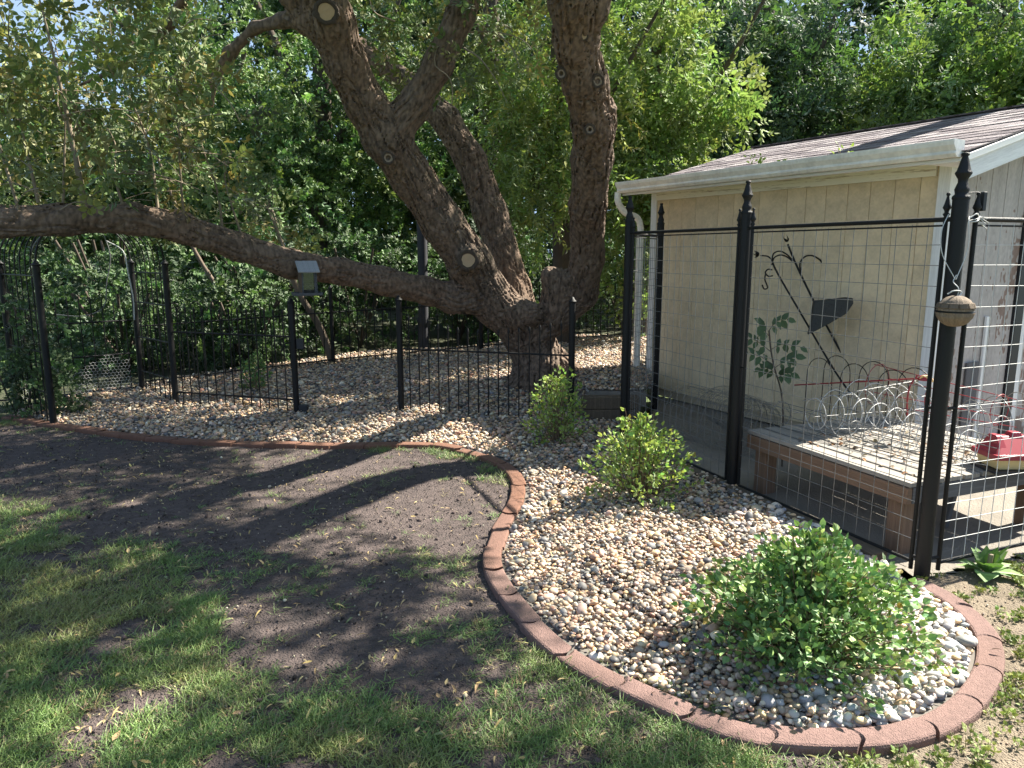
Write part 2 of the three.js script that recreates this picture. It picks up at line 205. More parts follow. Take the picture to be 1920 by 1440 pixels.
// ---------------------------------------------------------------- stone edging: each block its own part
{
  const e = thing('garden_edging', 'curved row of scalloped red brown concrete edging blocks round the pebble bed', 'edging');
  const L = EC.getLength(), n = Math.round(L / 0.275), W = 0.098, H = 0.048;
  const prof = [[-0.5, -0.02], [-0.5, 0.7], [-0.47, 0.9], [-0.4, 0.985], [-0.2, 1], [0, 1], [0.2, 1], [0.4, 0.985], [0.47, 0.9], [0.5, 0.7], [0.5, -0.02]];
  for (let k = 0; k < n; k++) {
    const s0 = k / n * L + 0.0065, s1 = (k + 1) / n * L - 0.0065, S = 8, pos = [], uv = [], idx = [], dy = gauss() * 0.003, tl = gauss() * 0.02, dl = gauss() * 0.004;
    for (let i = 0; i <= S; i++) for (const [w, h] of prof) {
      const s = Math.min(L - 1e-4, Math.max(0, mixn(s0, s1, i / S) + 0.032 * (1 - 4 * w * w) * (0.5 + 0.5 * h) - 0.016)), t = s / L, p = EC.getPointAt(t), d = EC.getTangentAt(t), end = i === 0 || i === S ? 0.93 : 1;
      pos.push(p.x - d.z * -(w * W + dl), FLAT(p.x, p.z) - 0.015 + h * H * (h > 0.8 ? (end * 0.06 + 0.94) : 1) + dy + tl * w * W, p.z + d.x * (w * W + dl) * -1); uv.push(s, w * W + h * 0.02);
    }
    const m = prof.length;
    for (let i = 0; i < S; i++) for (let j = 0; j < m - 1; j++) { const a = i * m + j, b = a + m; idx.push(a, b, a + 1, b, b + 1, a + 1); }
    for (const i of [0, S]) for (let j = 1; j < m - 1; j++) i ? idx.push(i * m, i * m + j + 1, i * m + j) : idx.push(0, j, j + 1);
    const g = new THREE.BufferGeometry(); g.setAttribute('position', new THREE.Float32BufferAttribute(pos, 3)); g.setAttribute('uv', new THREE.Float32BufferAttribute(uv, 2)); g.setIndex(idx);
    const f = g.toNonIndexed(); f.computeVertexNormals();
    const q = k / n, mi = Math.min(4, Math.max(0, Math.round(mixn(0.2, 4, sm(q, 0.45, 0.8)) + gauss() * 0.45)));
    part('edging_block', f, M.block[mi], e);
  }
}
{ // landscape timbers
  const a = V(0.64, 0, -6.85), b = V(1.16, 0, -6.88), t = thing('retaining_timber', 'weathered landscape timbers holding back the raised pebbles beside the gate post', 'timber', [0.92, 0, -6.86], 0.05);
  part('timber_beam', bx(0.56, 0.13, 0.11, 0, 0.062, 0, 0, 0.012), M.timber, t); part('timber_beam', bx(0.54, 0.125, 0.11, 0.01, 0.19, -0.006, 0, 0.012), M.timber, t);
  const q = thing('border_timber', 'dark wooden board lying along the foot of the wire fence', 'board', [P2.x - 0.02, 0.0, P2.z], TF);
  part('board', [bx(0.1, 0.07, 2.7, -0.02, 0.03, -0.1, 0, 0.008)], M.timber, q);
}

// ---------------------------------------------------------------- the big tree: a field of tapered capsules with bark relief, meshed by surface nets
function surfaceNets(f, lo, hi, cell, cull) {
  const B = 8, n = hi.clone().sub(lo).divideScalar(cell).ceil(), K = (i, j, k) => (i * 4096 + j) * 4096 + k, vid = new Map(), pos = [], quads = [];
  const val = new Float32Array((B + 1) ** 3), at3 = (i, j, k) => val[(i * (B + 1) + j) * (B + 1) + k], half = B * cell * 0.5 * 1.7321;
  for (let bi = 0; bi < n.x; bi += B) for (let bj = 0; bj < n.y; bj += B) for (let bk = 0; bk < n.z; bk += B) {
    const cx = lo.x + (bi + B / 2) * cell, cy = lo.y + (bj + B / 2) * cell, cz = lo.z + (bk + B / 2) * cell, near = cull(cx, cy, cz, half + 0.16);
    if (!near) continue;
    for (let i = 0; i <= B; i++) for (let j = 0; j <= B; j++) for (let k = 0; k <= B; k++) val[(i * (B + 1) + j) * (B + 1) + k] = f(lo.x + (bi + i) * cell, lo.y + (bj + j) * cell, lo.z + (bk + k) * cell, near);
    for (let i = 0; i < B; i++) for (let j = 0; j < B; j++) for (let k = 0; k < B; k++) {
      let x = 0, y = 0, z = 0, c = 0;
      for (let e = 0; e < 12; e++) { const ax = e >> 2, u = e & 1, w = (e >> 1) & 1, o = ax === 0 ? [0, u, w] : ax === 1 ? [u, 0, w] : [u, w, 0], p = o.slice(); p[ax] = 1; const a = at3(i + o[0], j + o[1], k + o[2]), b = at3(i + p[0], j + p[1], k + p[2]); if ((a < 0) !== (b < 0)) { const t = a / (a - b); x += o[0] + (p[0] - o[0]) * t; y += o[1] + (p[1] - o[1]) * t; z += o[2] + (p[2] - o[2]) * t; c++; } }
      if (!c) continue;
      const I = bi + i, J = bj + j, L = bk + k; vid.set(K(I, J, L), pos.length / 3); pos.push(lo.x + (I + x / c) * cell, lo.y + (J + y / c) * cell, lo.z + (L + z / c) * cell);
      const a = at3(i, j, k) < 0;
      if (a !== (at3(i + 1, j, k) < 0)) quads.push([0, I, J, L, a]); if (a !== (at3(i, j + 1, k) < 0)) quads.push([1, I, J, L, a]); if (a !== (at3(i, j, k + 1) < 0)) quads.push([2, I, J, L, a]);
    }
  }
  const idx = [];
  for (const [ax, i, j, k, s] of quads) {
    const o = ax === 0 ? [[0, 0], [-1, 0], [-1, -1], [0, -1]].map(([a, b]) => K(i, j + a, k + b)) : ax === 1 ? [[0, 0], [0, -1], [-1, -1], [-1, 0]].map(([a, b]) => K(i + a, j, k + b)) : [[0, 0], [-1, 0], [-1, -1], [0, -1]].map(([a, b]) => K(i + a, j + b, k));
    const v = o.map((q) => vid.get(q)); if (v.some((q) => q === undefined)) continue;
    s ? idx.push(v[0], v[1], v[2], v[0], v[2], v[3]) : idx.push(v[0], v[2], v[1], v[0], v[3], v[2]);
  }
  const g = new THREE.BufferGeometry(); g.setAttribute('position', new THREE.Float32BufferAttribute(pos, 3)); g.setIndex(idx); g.computeVertexNormals(); return g;
}
const bones = [];
function limb(pts, k = 0) {                                                     // pts: [pixel x, pixel y, depth, radius in metres]
  let s = 0, prev = null, X = null;
  const c = pts.map(([x, y, z, r]) => ({ p: at(x, y, z), r }));
  for (let i = 0; i < c.length - 1; i++) {
    const a = c[i].p, b = c[i + 1].p, d = b.clone().sub(a), L = d.length(); d.divideScalar(L);
    X = X ? X.addScaledVector(d, -X.dot(d)).normalize().clone() : V(0.3, 0.2, 1).addScaledVector(d, -V(0.3, 0.2, 1).dot(d)).normalize();
    bones.push({ a, b, d, L, ra: c[i].r, rb: c[i + 1].r, X: X.clone(), Y: d.clone().cross(X), s, id: k }); s += L;
  }
  return c;
}
const trunkC = limb([[1022, 760, -8.2, 0.46], [1015, 708, -8.2, 0.3], [1002, 660, -8.15, 0.245], [984, 620, -8.1, 0.225], [930, 570, -7.95, 0.225], [882, 495, -7.75, 0.215], [830, 417, -7.55, 0.2], [772, 332, -7.3, 0.19], [722, 258, -7.05, 0.195], [685, 195, -6.9, 0.172], [648, 115, -6.7, 0.165], [622, 40, -6.5, 0.175], [590, -60, -6.3, 0.16]], 1);
limb([[722, 262, -7.05, 0.17], [775, 200, -7.05, 0.135], [822, 120, -7.0, 0.12], [862, 30, -6.95, 0.115], [900, -70, -6.9, 0.105]], 2);
limb([[620, 75, -6.6, 0.12], [580, 40, -6.55, 0.1], [545, -10, -6.5, 0.092], [520, -70, -6.5, 0.085]], 3);
limb([[572, 38, -6.55, 0.07], [530, 38, -6.6, 0.05], [478, 52, -6.7, 0.044], [430, 100, -6.8, 0.038], [402, 150, -6.85, 0.034], [398, 200, -6.9, 0.02]], 16);
limb([[372, -50, -6.9, 0.06], [318, 45, -7, 0.05], [275, 95, -7, 0.042], [215, 132, -7, 0.03], [150, 160, -7, 0.015]], 17);
limb([[900, 560, -7.85, 0.165], [850, 558, -7.75, 0.145], [800, 545, -7.6, 0.132], [720, 527, -7.4, 0.122], [640, 509, -7.2, 0.118], [545, 494, -6.95, 0.12], [450, 464, -6.7, 0.12], [340, 426, -6.35, 0.116], [250, 410, -6.05, 0.112], [120, 412, -5.8, 0.108], [0, 416, -5.6, 0.104], [-140, 425, -5.4, 0.095]], 4);
limb([[985, 630, -8.1, 0.22], [1042, 592, -8.0, 0.185], [1088, 548, -7.9, 0.18], [1101, 480, -7.65, 0.16], [1103, 385, -7.2, 0.165], [1110, 300, -6.8, 0.168], [1113, 235, -6.5, 0.172], [1097, 150, -6.2, 0.165], [1080, 75, -5.95, 0.16], [1075, 0, -5.7, 0.175], [1070, -80, -5.45, 0.175]], 5);
limb([[1085, 60, -5.85, 0.1], [1118, 20, -5.75, 0.078], [1130, -30, -5.65, 0.075], [1150, -90, -5.6, 0.07]], 6);
limb([[990, 640, -8.25, 0.22], [962, 540, -8.5, 0.19], [920, 400, -8.7, 0.18], [882, 300, -8.8, 0.17], [837, 225, -8.85, 0.15], [775, 165, -8.9, 0.13], [715, 120, -8.95, 0.11], [640, 60, -9, 0.09]], 7);
limb([[1040, 585, -7.95, 0.15], [1036, 530, -7.85, 0.105], [1032, 517, -7.82, 0.1]], 8);            // stub by the right limb
limb([[980, 620, -8.05, 0.2], [972, 588, -7.85, 0.16], [995, 588, -7.8, 0.12]], 9);                   // swelling in the fork
limb([[868, 496, -7.72, 0.15], [880, 487, -7.5, 0.115], [884, 487, -7.42, 0.105]], 10);               // cut stub
limb([[1000, 700, -8.2, 0.22], [1050, 745, -8.0, 0.12], [1090, 765, -7.9, 0.06]], 11);                // root flares
limb([[1005, 690, -8.15, 0.22], [965, 738, -7.95, 0.14], [930, 758, -7.8, 0.06]], 12);
limb([[1010, 670, -8.12, 0.22], [1012, 725, -7.85, 0.17], [1015, 765, -7.6, 0.06]], 18);
limb([[1040, 590, -7.95, 0.17], [1050, 545, -7.87, 0.14], [1052, 525, -7.84, 0.12]], 19);
limb([[1012, 665, -8.2, 0.22], [1060, 705, -8.2, 0.19], [1110, 735, -8.2, 0.07]], 13);
limb([[1120, 215, -6.4, 0.11], [1143, 205, -6.38, 0.05]], 14);
limb([[1110, 165, -6.2, 0.11], [1122, 152, -6.1, 0.05]], 15);
function barkField(x, y, z, near) {
  let d = 1e9, best = null, bd = 1e9, px, py, ps;
  for (const b of near) {
    const ax = x - b.a.x, ay = y - b.a.y, az = z - b.a.z; let t = (ax * b.d.x + ay * b.d.y + az * b.d.z) / b.L; const tc = t < 0 ? 0 : t > 1 ? 1 : t;
    const qx = ax - b.d.x * tc * b.L, qy = ay - b.d.y * tc * b.L, qz = az - b.d.z * tc * b.L, e = Math.sqrt(qx * qx + qy * qy + qz * qz) - (b.ra + (b.rb - b.ra) * tc);
    if (e < bd) { bd = e; best = b; const X = qx * b.X.x + qy * b.X.y + qz * b.X.z, Y = qx * b.Y.x + qy * b.Y.y + qz * b.Y.z; px = X; py = Y; ps = b.s + tc * b.L; }
    const k = 0.065, h = Math.max(k - Math.abs(d - e), 0) / k; d = Math.min(d, e) - h * h * k * 0.25;
  }
  if (Math.abs(d) > 0.07) return d;
  const o = best.id * 7.3, w = N3(px * 9 + o, py * 9, ps * 4), A = Math.abs(N3(px * 19 + w * 0.5 + o, py * 19 + w * 0.5, ps * 3.3 + w * 0.8)), Bn = Math.abs(N3(px * 31 + o + 5, py * 31 + w, ps * 5.5 + w)), lump = N3(x * 2.6, y * 2.6, z * 2.6), th = Math.min(1, best.ra * 5.5);
  return d + th * (0.036 * (1 - sm(A, 0.0, 0.19)) + 0.018 * (1 - sm(Bn, 0, 0.2)) - 0.013) - 0.014 * lump;
}
const bigTree = thing('shade_tree', 'huge multi-stemmed tree with rough brown bark and one long low limb over the pebbles', 'tree', [trunkC[1].p.x, 0, trunkC[1].p.z]);
const rel = (g) => { g.translate(-bigTree.position.x, 0, -bigTree.position.z); return g; };
{
  const g = surfaceNets(barkField, V(-5.4, -0.3, -9.6), V(1.4, 4.3, -5.2), 0.0125, (x, y, z, h) => { const l = bones.filter((b) => { const ax = x - b.a.x, ay = y - b.a.y, az = z - b.a.z, t = Math.min(1, Math.max(0, (ax * b.d.x + ay * b.d.y + az * b.d.z) / b.L)); return Math.hypot(ax - b.d.x * t * b.L, ay - b.d.y * t * b.L, az - b.d.z * t * b.L) - Math.max(b.ra, b.rb) < h + 0.1; }); if (!l.length) return null; let m = 1e9; for (const b of l) { const ax = x - b.a.x, ay = y - b.a.y, az = z - b.a.z, t = Math.min(1, Math.max(0, (ax * b.d.x + ay * b.d.y + az * b.d.z) / b.L)); m = Math.min(m, Math.hypot(ax - b.d.x * t * b.L, ay - b.d.y * t * b.L, az - b.d.z * t * b.L) - mixn(b.ra, b.rb, t)); } return Math.abs(m) < h && m > -h ? l : null; });
  const p = g.attributes.position, c = new Float32Array(p.count * 3);
  for (let i = 0; i < p.count; i++) { const x = p.getX(i), y = p.getY(i), z = p.getZ(i), k = Math.max(0.35, 1 + 0.3 * fbm(x * 3, y * 3, z * 3, 3) + 0.75 * N3(x * 38 + 3, y * 14, z * 38) + 0.5 * N3(x * 80, y * 40, z * 80)), r = 0.5 + 0.5 * N3(x * 1.2, y * 1.2 + 4, z * 1.2), l = sm(N3(x * 7, y * 7 + 9, z * 7), 0.25, 0.6) * 0.35; c[i * 3] = k * (0.122 + 0.018 * r + 0.045 * l); c[i * 3 + 1] = k * (0.093 - 0.004 * r + 0.048 * l); c[i * 3 + 2] = k * (0.072 - 0.014 * r + 0.042 * l); }
  g.setAttribute('color', new THREE.BufferAttribute(c, 3));
  part('trunk', rel(g), std({ roughness: 0.95, vertexColors: true }), bigTree);
}
const cutFace = (x, y, z, n, r, ring = true) => {                                // a sawn limb end: rings of wood inside a rim of bark
  const g = new THREE.CircleGeometry(r, 40, 0, 6.2832), h = new THREE.RingGeometry(0.001, r, 40, 10), p = h.attributes.position, c = new Float32Array(p.count * 3), q = Q().setFromUnitVectors(V(0, 0, 1), n);
  for (let i = 0; i < p.count; i++) { const X = p.getX(i), Y = p.getY(i), d = Math.hypot(X, Y) / r, a = Math.atan2(Y, X), k = ring ? 1.0 + 0.14 * Math.sin(d * 20 + N3(X * 20, Y * 20, 1) * 3) + 0.35 * N3(X * 25, Y * 25, 6) - 0.62 * sm(0.5 - d, 0, 0.25) - 0.4 * sm(d, 0.88, 1) : mixn(0.14, 0.75, sm(d, 0.3, 0.62)) * (1 + 0.5 * N3(X * 50, Y * 50, 8)); c.set([k * (1 + 0.15 * N3(X * 60, Y * 60, 3)), k * 0.97, k * 0.9], i * 3); p.setXYZ(i, X * (1 + 0.08 * N3(Math.cos(a), Math.sin(a), x)), Y * (1 + 0.08 * N3(Math.cos(a), Math.sin(a), x)), (ring ? 0.004 : -0.05 * sm(0.55 - d, 0, 0.3)) + 0.003 * N3(X * 40, Y * 40, 2)); }
  h.setAttribute('color', new THREE.BufferAttribute(c, 3)); h.applyQuaternion(q); h.translate(x, y, z); h.computeVertexNormals(); return rel(h);
};
const cutOld = std({ color: col(0.24, 0.185, 0.135), roughness: 0.95, vertexColors: true });
const scarBark = std({ color: col(0.11, 0.083, 0.062), roughness: 1, bumpMap: clone(tGrain, 8), bumpScale: 0.008 });
const scar = (px, py, z, r, tilt, ring, lift = 0) => { const p = at(px, py, z), n = V(-p.x, EYE - p.y + tilt[1], -p.z).normalize(); n.x += tilt[0]; n.normalize(); p.addScaledVector(n, lift); part('pruning_scar', [cutFace(p.x, p.y, p.z, n, r, ring)], ring ? M.cut : cutOld, bigTree, 'pale round sawn end on the bark'); part('scar_rim', rel((() => { const t = new THREE.TorusGeometry(r * 1.08, r * 0.26, 8, 28); const q = t.attributes.position; for (let i = 0; i < q.count; i++) { const k = 1 + 0.25 * N3(q.getX(i) * 30, q.getY(i) * 30, 3); q.setXYZ(i, q.getX(i) * k, q.getY(i) * (1 + 0.12 * N3(q.getX(i) * 18, q.getY(i) * 18, 7)), q.getZ(i) * k); } t.computeVertexNormals(); t.applyQuaternion(Q().setFromUnitVectors(V(0, 0, 1), n)); t.translate(p.x, p.y, p.z); return t; })()), scarBark, bigTree); };
scar(878, 488, -7.3, 0.078, [-0.06, -0.05], true);
scar(612, 22, -6.3, 0.06, [0.1, -0.3], false); scar(728, 296, -6.83, 0.04, [0, 0], false); scar(1106, 243, -6.3, 0.03, [0, 0], false); scar(1121, 152, -6.04, 0.036, [0.25, 0], false);
scar(612, 22, -6.27, 0.075, [0.1, -0.3], true); scar(728, 296, -6.8, 0.045, [0, 0], false); scar(1106, 243, -6.28, 0.035, [0, 0], false); scar(1121, 152, -6.02, 0.04, [0.25, 0], false); scar(1052, 138, -6.0, 0.035, [-0.2, 0], false); scar(1094, 67, -5.74, 0.028, [0, 0], true);

// ---------------------------------------------------------------- leaves
const leafGeo = (L, W, fold = 0.25, curl = 0.15) => {                             // one leaf along +y, facing +z, four quads folded along the rib
  const st = [[0, 0], [0.28, 0.92], [0.6, 0.85], [1, 0]], pos = [], idx = [];
  for (const [t, w] of st) { const b = -curl * L * t * t; pos.push(-w * W / 2, t * L, b + fold * w * W / 2, 0, t * L, b, w * W / 2, t * L, b + fold * w * W / 2); }
  for (let i = 0; i < 3; i++) for (let j = 0; j < 2; j++) { const a = i * 3 + j; if (i < 2) idx.push(a, a + 1, a + 4, a, a + 4, a + 3); else idx.push(a, a + 1, 10); if (i === 0) idx.splice(idx.length - 6, 6, ...(j ? [1, 5, 4] : [1, 4, 3])); }
  const g = new THREE.BufferGeometry(); g.setAttribute('position', new THREE.Float32BufferAttribute(pos, 3)); g.setIndex(idx); const f = g.toNonIndexed(); f.computeVertexNormals(); return f;
};
const put = (g, p, d, roll, s = 1) => { const h = g.clone(); h.scale(s, s, s); h.applyQuaternion(qdir(d, roll)); h.translate(p.x, p.y, p.z); return h; };
function spray({ len, leaf, pairs, compound = 0, droop = 0.2, spread = 0.9, side = 3 }) {        // a branchlet along +y carrying single or compound leaves
  const out = [], curve = (t) => V(0.05 * len * Math.sin(t * 5), len * t, -droop * len * t * t);
  for (let i = 0; i < pairs; i++) for (const s of [-1, 1]) {
    const t = 0.12 + 0.88 * (i + 0.3 * rnd()) / pairs, p = curve(t), az = (i % side) / side * 3.14 + rr(-0.4, 0.4), out1 = V(Math.cos(az) * s, 0, Math.sin(az) * s), d = out1.clone().multiplyScalar(spread).add(V(0, rr(0.3, 0.9), -droop * t - 0.1)).normalize();
    if (!compound) { out.push(put(leaf, p, d, rr(0, 6.28), rr(0.7, 1.15))); continue; }
    const L = len * 0.55 * rr(0.8, 1.1), side2 = d.clone().cross(V(0, 0.3, 1)).normalize(), dn = V(0, -0.15, -0.35).multiplyScalar(L);
    for (let k = 0; k < compound; k++) { const u = 0.35 + 0.65 * k / compound, q = p.clone().addScaledVector(d, L * u).addScaledVector(dn, u * u); if (k === compound - 1) out.push(put(leaf, q, d.clone().add(dn), 0)); else for (const z of [-1, 1]) out.push(put(leaf, q, d.clone().multiplyScalar(0.7).addScaledVector(side2, z).add(V(rr(-0.2, 0.2), rr(-0.3, 0.1), rr(-0.3, 0.2))), rr(-0.5, 0.5), rr(0.75, 1.1))); }
  }
  return merge(out);
}
seed = 5;
const lBig = leafGeo(0.085, 0.042), lSlim = leafGeo(0.1, 0.03, 0.2, 0.3), lMid = leafGeo(0.07, 0.045), lSmall = leafGeo(0.05, 0.03);
const SPR = {
  ash: spray({ len: 0.34, leaf: lBig, pairs: 3, compound: 3, droop: 0.3 }),
  slim: spray({ len: 0.55, leaf: lSlim, pairs: 11, droop: 0.35, spread: 0.7 }),
  mid: spray({ len: 0.45, leaf: lMid, pairs: 11, droop: 0.25 }),
  dense: spray({ len: 0.4, leaf: leafGeo(0.085, 0.05), pairs: 12, droop: 0.25, side: 4 }),
};
// crown of leafy branchlets round clumps: each clump [x, y, z, radius]
function sprays(clumps, per, size, base, { v = 0.22, hang = 0.5, flat = 1, alt = null, altShare = 0, keep = null } = {}) {
  const list = [];
  for (const [x, y, z, r] of clumps) for (let i = 0, n = Math.max(3, Math.round(per * r * r)); i < n; i++) {
    const d = V(gauss(), gauss() * flat, gauss()).normalize(), R = r * Math.pow(rnd(), 0.4), p = V(x + d.x * R, y + d.y * R * 0.85, z + d.z * R);
    if (keep && !keep(p)) continue;
    const dir = d.clone().multiplyScalar(0.8).add(V(gauss() * 0.5, gauss() * 0.4 - hang, gauss() * 0.5));
    list.push([p, qdir(dir, rnd() * 6.28), size * rr(0.7, 1.25), vary(alt && rnd() < altShare ? alt : base, v, 0.1)]);
  }
  return list;
}
function clumpCloud(cx, cy, cz, rx, ry, rz, n, r0, r1) { const a = []; for (let i = 0; i < n; i++) { const d = V(gauss(), gauss(), gauss()).normalize(), R = Math.pow(rnd(), 0.34); a.push([cx + d.x * rx * R, cy + d.y * ry * R, cz + d.z * rz * R, rr(r0, r1)]); } return a; }
function tree(name, label, x, z, trunk, list, geo, m, group) {                   // trunk: [[dx, y, dz, r] ...]
  const y0 = ht(x, z), t = thing(name, label, 'tree', [x, y0, z], 0, group);
  if (trunk) for (const [i, tr] of trunk.entries()) { const pts = tr.map(([a, b, c]) => V(a, b, c)); part(i ? 'limb' : 'trunk', taper(new THREE.CatmullRomCurve3(pts), pts.length * 6, (u) => { const k = u * (tr.length - 1), j = Math.min(tr.length - 2, k | 0); return mixn(tr[j][3], tr[j + 1][3], k - j); }, 12), barkMat, t); }
  list.forEach((l) => l[0].sub(t.position)); inst('crown', geo, m, list, t); return t;
}
const barkMat = std({ color: col(0.1, 0.078, 0.06), roughness: 1, map: clone(tBlotch, 2), bumpMap: clone(tWood, 3, 1), bumpScale: 0.02 });

// background trees and shrubs
seed = 21;
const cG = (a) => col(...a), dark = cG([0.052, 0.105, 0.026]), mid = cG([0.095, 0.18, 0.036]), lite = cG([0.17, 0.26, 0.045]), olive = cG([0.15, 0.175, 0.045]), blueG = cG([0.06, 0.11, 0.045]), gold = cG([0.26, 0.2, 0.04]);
const TR = (x, h, z, r = 0.16, lx = 0.3) => [[[0, -0.2, 0, r * 1.3], [lx * 0.3, h * 0.3, 0, r], [lx * 0.7, h * 0.65, 0.1, r * 0.75], [lx, h, 0.2, r * 0.3]], [[lx * 0.45, h * 0.45, 0, r * 0.5], [lx - 0.8, h * 0.7, 0.3, r * 0.35], [lx - 1.4, h * 0.9, 0.5, r * 0.12]], [[lx * 0.4, h * 0.4, 0, r * 0.5], [lx + 0.9, h * 0.66, 0.4, r * 0.3], [lx + 1.5, h * 0.85, 0.5, r * 0.12]]];
tree('woodland_tree', 'low dark tree at the far left under the open patch of sky', -8.6, -13.5, TR(0, 4, 0), sprays(clumpCloud(-8.6, 2.9, -13.5, 2.6, 2.0, 1.4, 56, 0.4, 0.85), 60, 1.2, mid, { alt: olive, altShare: 0.3 }), SPR.mid, LM, 'trees behind the back fence');
tree('woodland_tree', 'tall green tree behind the garden arbor', -6.4, -15, TR(0, 7, 0, 0.2), sprays(clumpCloud(-5.9, 3.7, -14.6, 1.9, 2.6, 1.4, 60, 0.4, 0.85), 60, 1.3, mid, { alt: lite, altShare: 0.25 }), SPR.mid, LM, 'trees behind the back fence');
tree('woodland_tree', 'dark leafy tree left of the leaning main stem', -3.4, -13.2, TR(0, 7, 0, 0.2), sprays(clumpCloud(-3.2, 3.5, -13, 2.2, 2.5, 1.2, 80, 0.35, 0.8), 82, 0.9, mid, { alt: lite, altShare: 0.25 }), SPR.dense, LM, 'trees behind the back fence');
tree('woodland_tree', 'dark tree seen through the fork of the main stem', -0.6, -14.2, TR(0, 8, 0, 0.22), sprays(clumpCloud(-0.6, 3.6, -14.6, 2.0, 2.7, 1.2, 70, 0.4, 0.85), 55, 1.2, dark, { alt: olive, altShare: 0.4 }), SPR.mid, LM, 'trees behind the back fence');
tree('willow_like_tree', 'pale narrow-leaved tree hanging between the two main stems', 0.75, -10.6, TR(0, 5.5, 0, 0.12, -0.2), sprays([...clumpCloud(0.5, 4.0, -10.2, 1.1, 1.4, 0.8, 32, 0.3, 0.6), ...clumpCloud(0.3, 2.6, -9.9, 0.75, 1.0, 0.5, 20, 0.3, 0.5)], 85, 0.95, cG([0.2, 0.3, 0.052]), { hang: 1.3, alt: cG([0.24, 0.28, 0.055]), altShare: 0.3 }), SPR.slim, LMthin);
tree('maple_tree', 'bright backlit tree right of the thick right hand stem', 1.95, -11.4, TR(0, 6, 0, 0.14, 0.2), sprays([...clumpCloud(2.1, 3.7, -11.2, 1.05, 1.9, 0.8, 44, 0.35, 0.65), ...clumpCloud(1.65, 1.8, -10.9, 0.45, 1.2, 0.4, 14, 0.3, 0.5)], 58, 1.0, cG([0.25, 0.34, 0.085]), { hang: 0.8, alt: lite, altShare: 0.4 }), SPR.ash, LMthin);
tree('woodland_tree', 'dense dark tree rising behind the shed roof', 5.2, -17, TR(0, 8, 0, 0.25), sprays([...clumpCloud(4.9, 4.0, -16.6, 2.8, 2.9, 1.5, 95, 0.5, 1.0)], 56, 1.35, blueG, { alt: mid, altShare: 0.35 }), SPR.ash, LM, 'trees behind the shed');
tree('woodland_tree', 'sunny green tree at the right edge behind the shed roof', 9.4, -15.5, TR(0, 8, 0, 0.25), sprays(clumpCloud(9.2, 4.0, -15, 2.6, 2.7, 1.6, 85, 0.5, 1.0), 52, 1.3, lite, { alt: mid, altShare: 0.4 }), SPR.ash, LMthin, 'trees behind the shed');
// tree behind the shed whose limb leans out over the enclosure, above the picture
tree('overhanging_tree', 'tree right of the shed with a limb leaning out over the roof', 7.6, -8.4, [[[0, -0.2, 0, 0.3], [-0.3, 2, 0.1, 0.25], [-1.4, 3.8, 0.7, 0.22], [-3.2, 4.55, 1.15, 0.23], [-4.4, 4.75, 1.3, 0.22], [-4.6, 5.3, 2.0, 0.2], [-4.7, 6.1, 2.9, 0.17], [-5.2, 7, 3.9, 0.1]]], sprays([...clumpCloud(8.2, 5.2, -9.2, 1.4, 1.2, 1.0, 22, 0.4, 0.8)], 60, 1.2, mid, { alt: lite, altShare: 0.4 }), SPR.ash, LM);
const under = cG([0.052, 0.105, 0.026]);
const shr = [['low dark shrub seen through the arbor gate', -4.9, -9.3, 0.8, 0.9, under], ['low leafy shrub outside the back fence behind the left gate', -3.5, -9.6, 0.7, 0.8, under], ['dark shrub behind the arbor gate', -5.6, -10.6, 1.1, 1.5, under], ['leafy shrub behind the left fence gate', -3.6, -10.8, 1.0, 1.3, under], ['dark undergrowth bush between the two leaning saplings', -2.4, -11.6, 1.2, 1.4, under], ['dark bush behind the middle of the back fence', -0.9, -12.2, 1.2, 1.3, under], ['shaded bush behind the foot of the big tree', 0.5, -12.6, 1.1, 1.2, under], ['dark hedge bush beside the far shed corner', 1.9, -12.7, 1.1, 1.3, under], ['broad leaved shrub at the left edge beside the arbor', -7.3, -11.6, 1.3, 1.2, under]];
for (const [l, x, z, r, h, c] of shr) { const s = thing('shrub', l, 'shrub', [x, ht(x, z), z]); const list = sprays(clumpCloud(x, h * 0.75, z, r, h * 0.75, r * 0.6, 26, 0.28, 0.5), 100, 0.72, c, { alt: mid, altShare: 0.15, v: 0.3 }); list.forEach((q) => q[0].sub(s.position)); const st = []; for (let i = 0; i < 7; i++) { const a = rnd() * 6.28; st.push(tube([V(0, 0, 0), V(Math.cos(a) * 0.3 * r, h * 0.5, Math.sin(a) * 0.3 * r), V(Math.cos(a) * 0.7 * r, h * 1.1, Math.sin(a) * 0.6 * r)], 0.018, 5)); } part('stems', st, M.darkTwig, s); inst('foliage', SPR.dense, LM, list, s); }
{ // ivy-like plant on the left arbor post
  const s = thing('climbing_plant', 'dark broad leaved plant growing at the foot of the left arbor side', 'plant', [-4.75, 0, -7.05]); const list = sprays(clumpCloud(-4.75, 0.55, -7.1, 0.4, 0.6, 0.25, 14, 0.14, 0.25), 380, 0.55, dark, { v: 0.3 }); list.forEach((q) => q[0].sub(s.position)); inst('foliage', SPR.dense, LM, list, s); part('stem', tube([V(0, 0, 0), V(0.1, 0.5, 0), V(0, 1.1, 0)], 0.01, 5), M.darkTwig, s); part('stem', tube([V(-0.1, 0, 0), V(-0.2, 0.5, 0.05), V(-0.3, 0.9, 0)], 0.01, 5), M.darkTwig, s);
  // far wood
  const far = []; seed = 77; for (let i = 0; i < 330; i++) { const x = rr(-26, 24); if (x < -8 && rnd() < 0.5) continue; far.push([x, rr(0.6, x < -9 ? 4.2 : x < -5 ? 9 : 11.5), rr(-23, -19.5), rr(0.9, 1.7)]); }
  tag(inst('far_wood', SPR.dense, LM, sprays(far, 26, 2.2, dark, { alt: mid, altShare: 0.3 }), scene), 'far mass of trees closing the view', 'woodland', null, 'stuff');
}
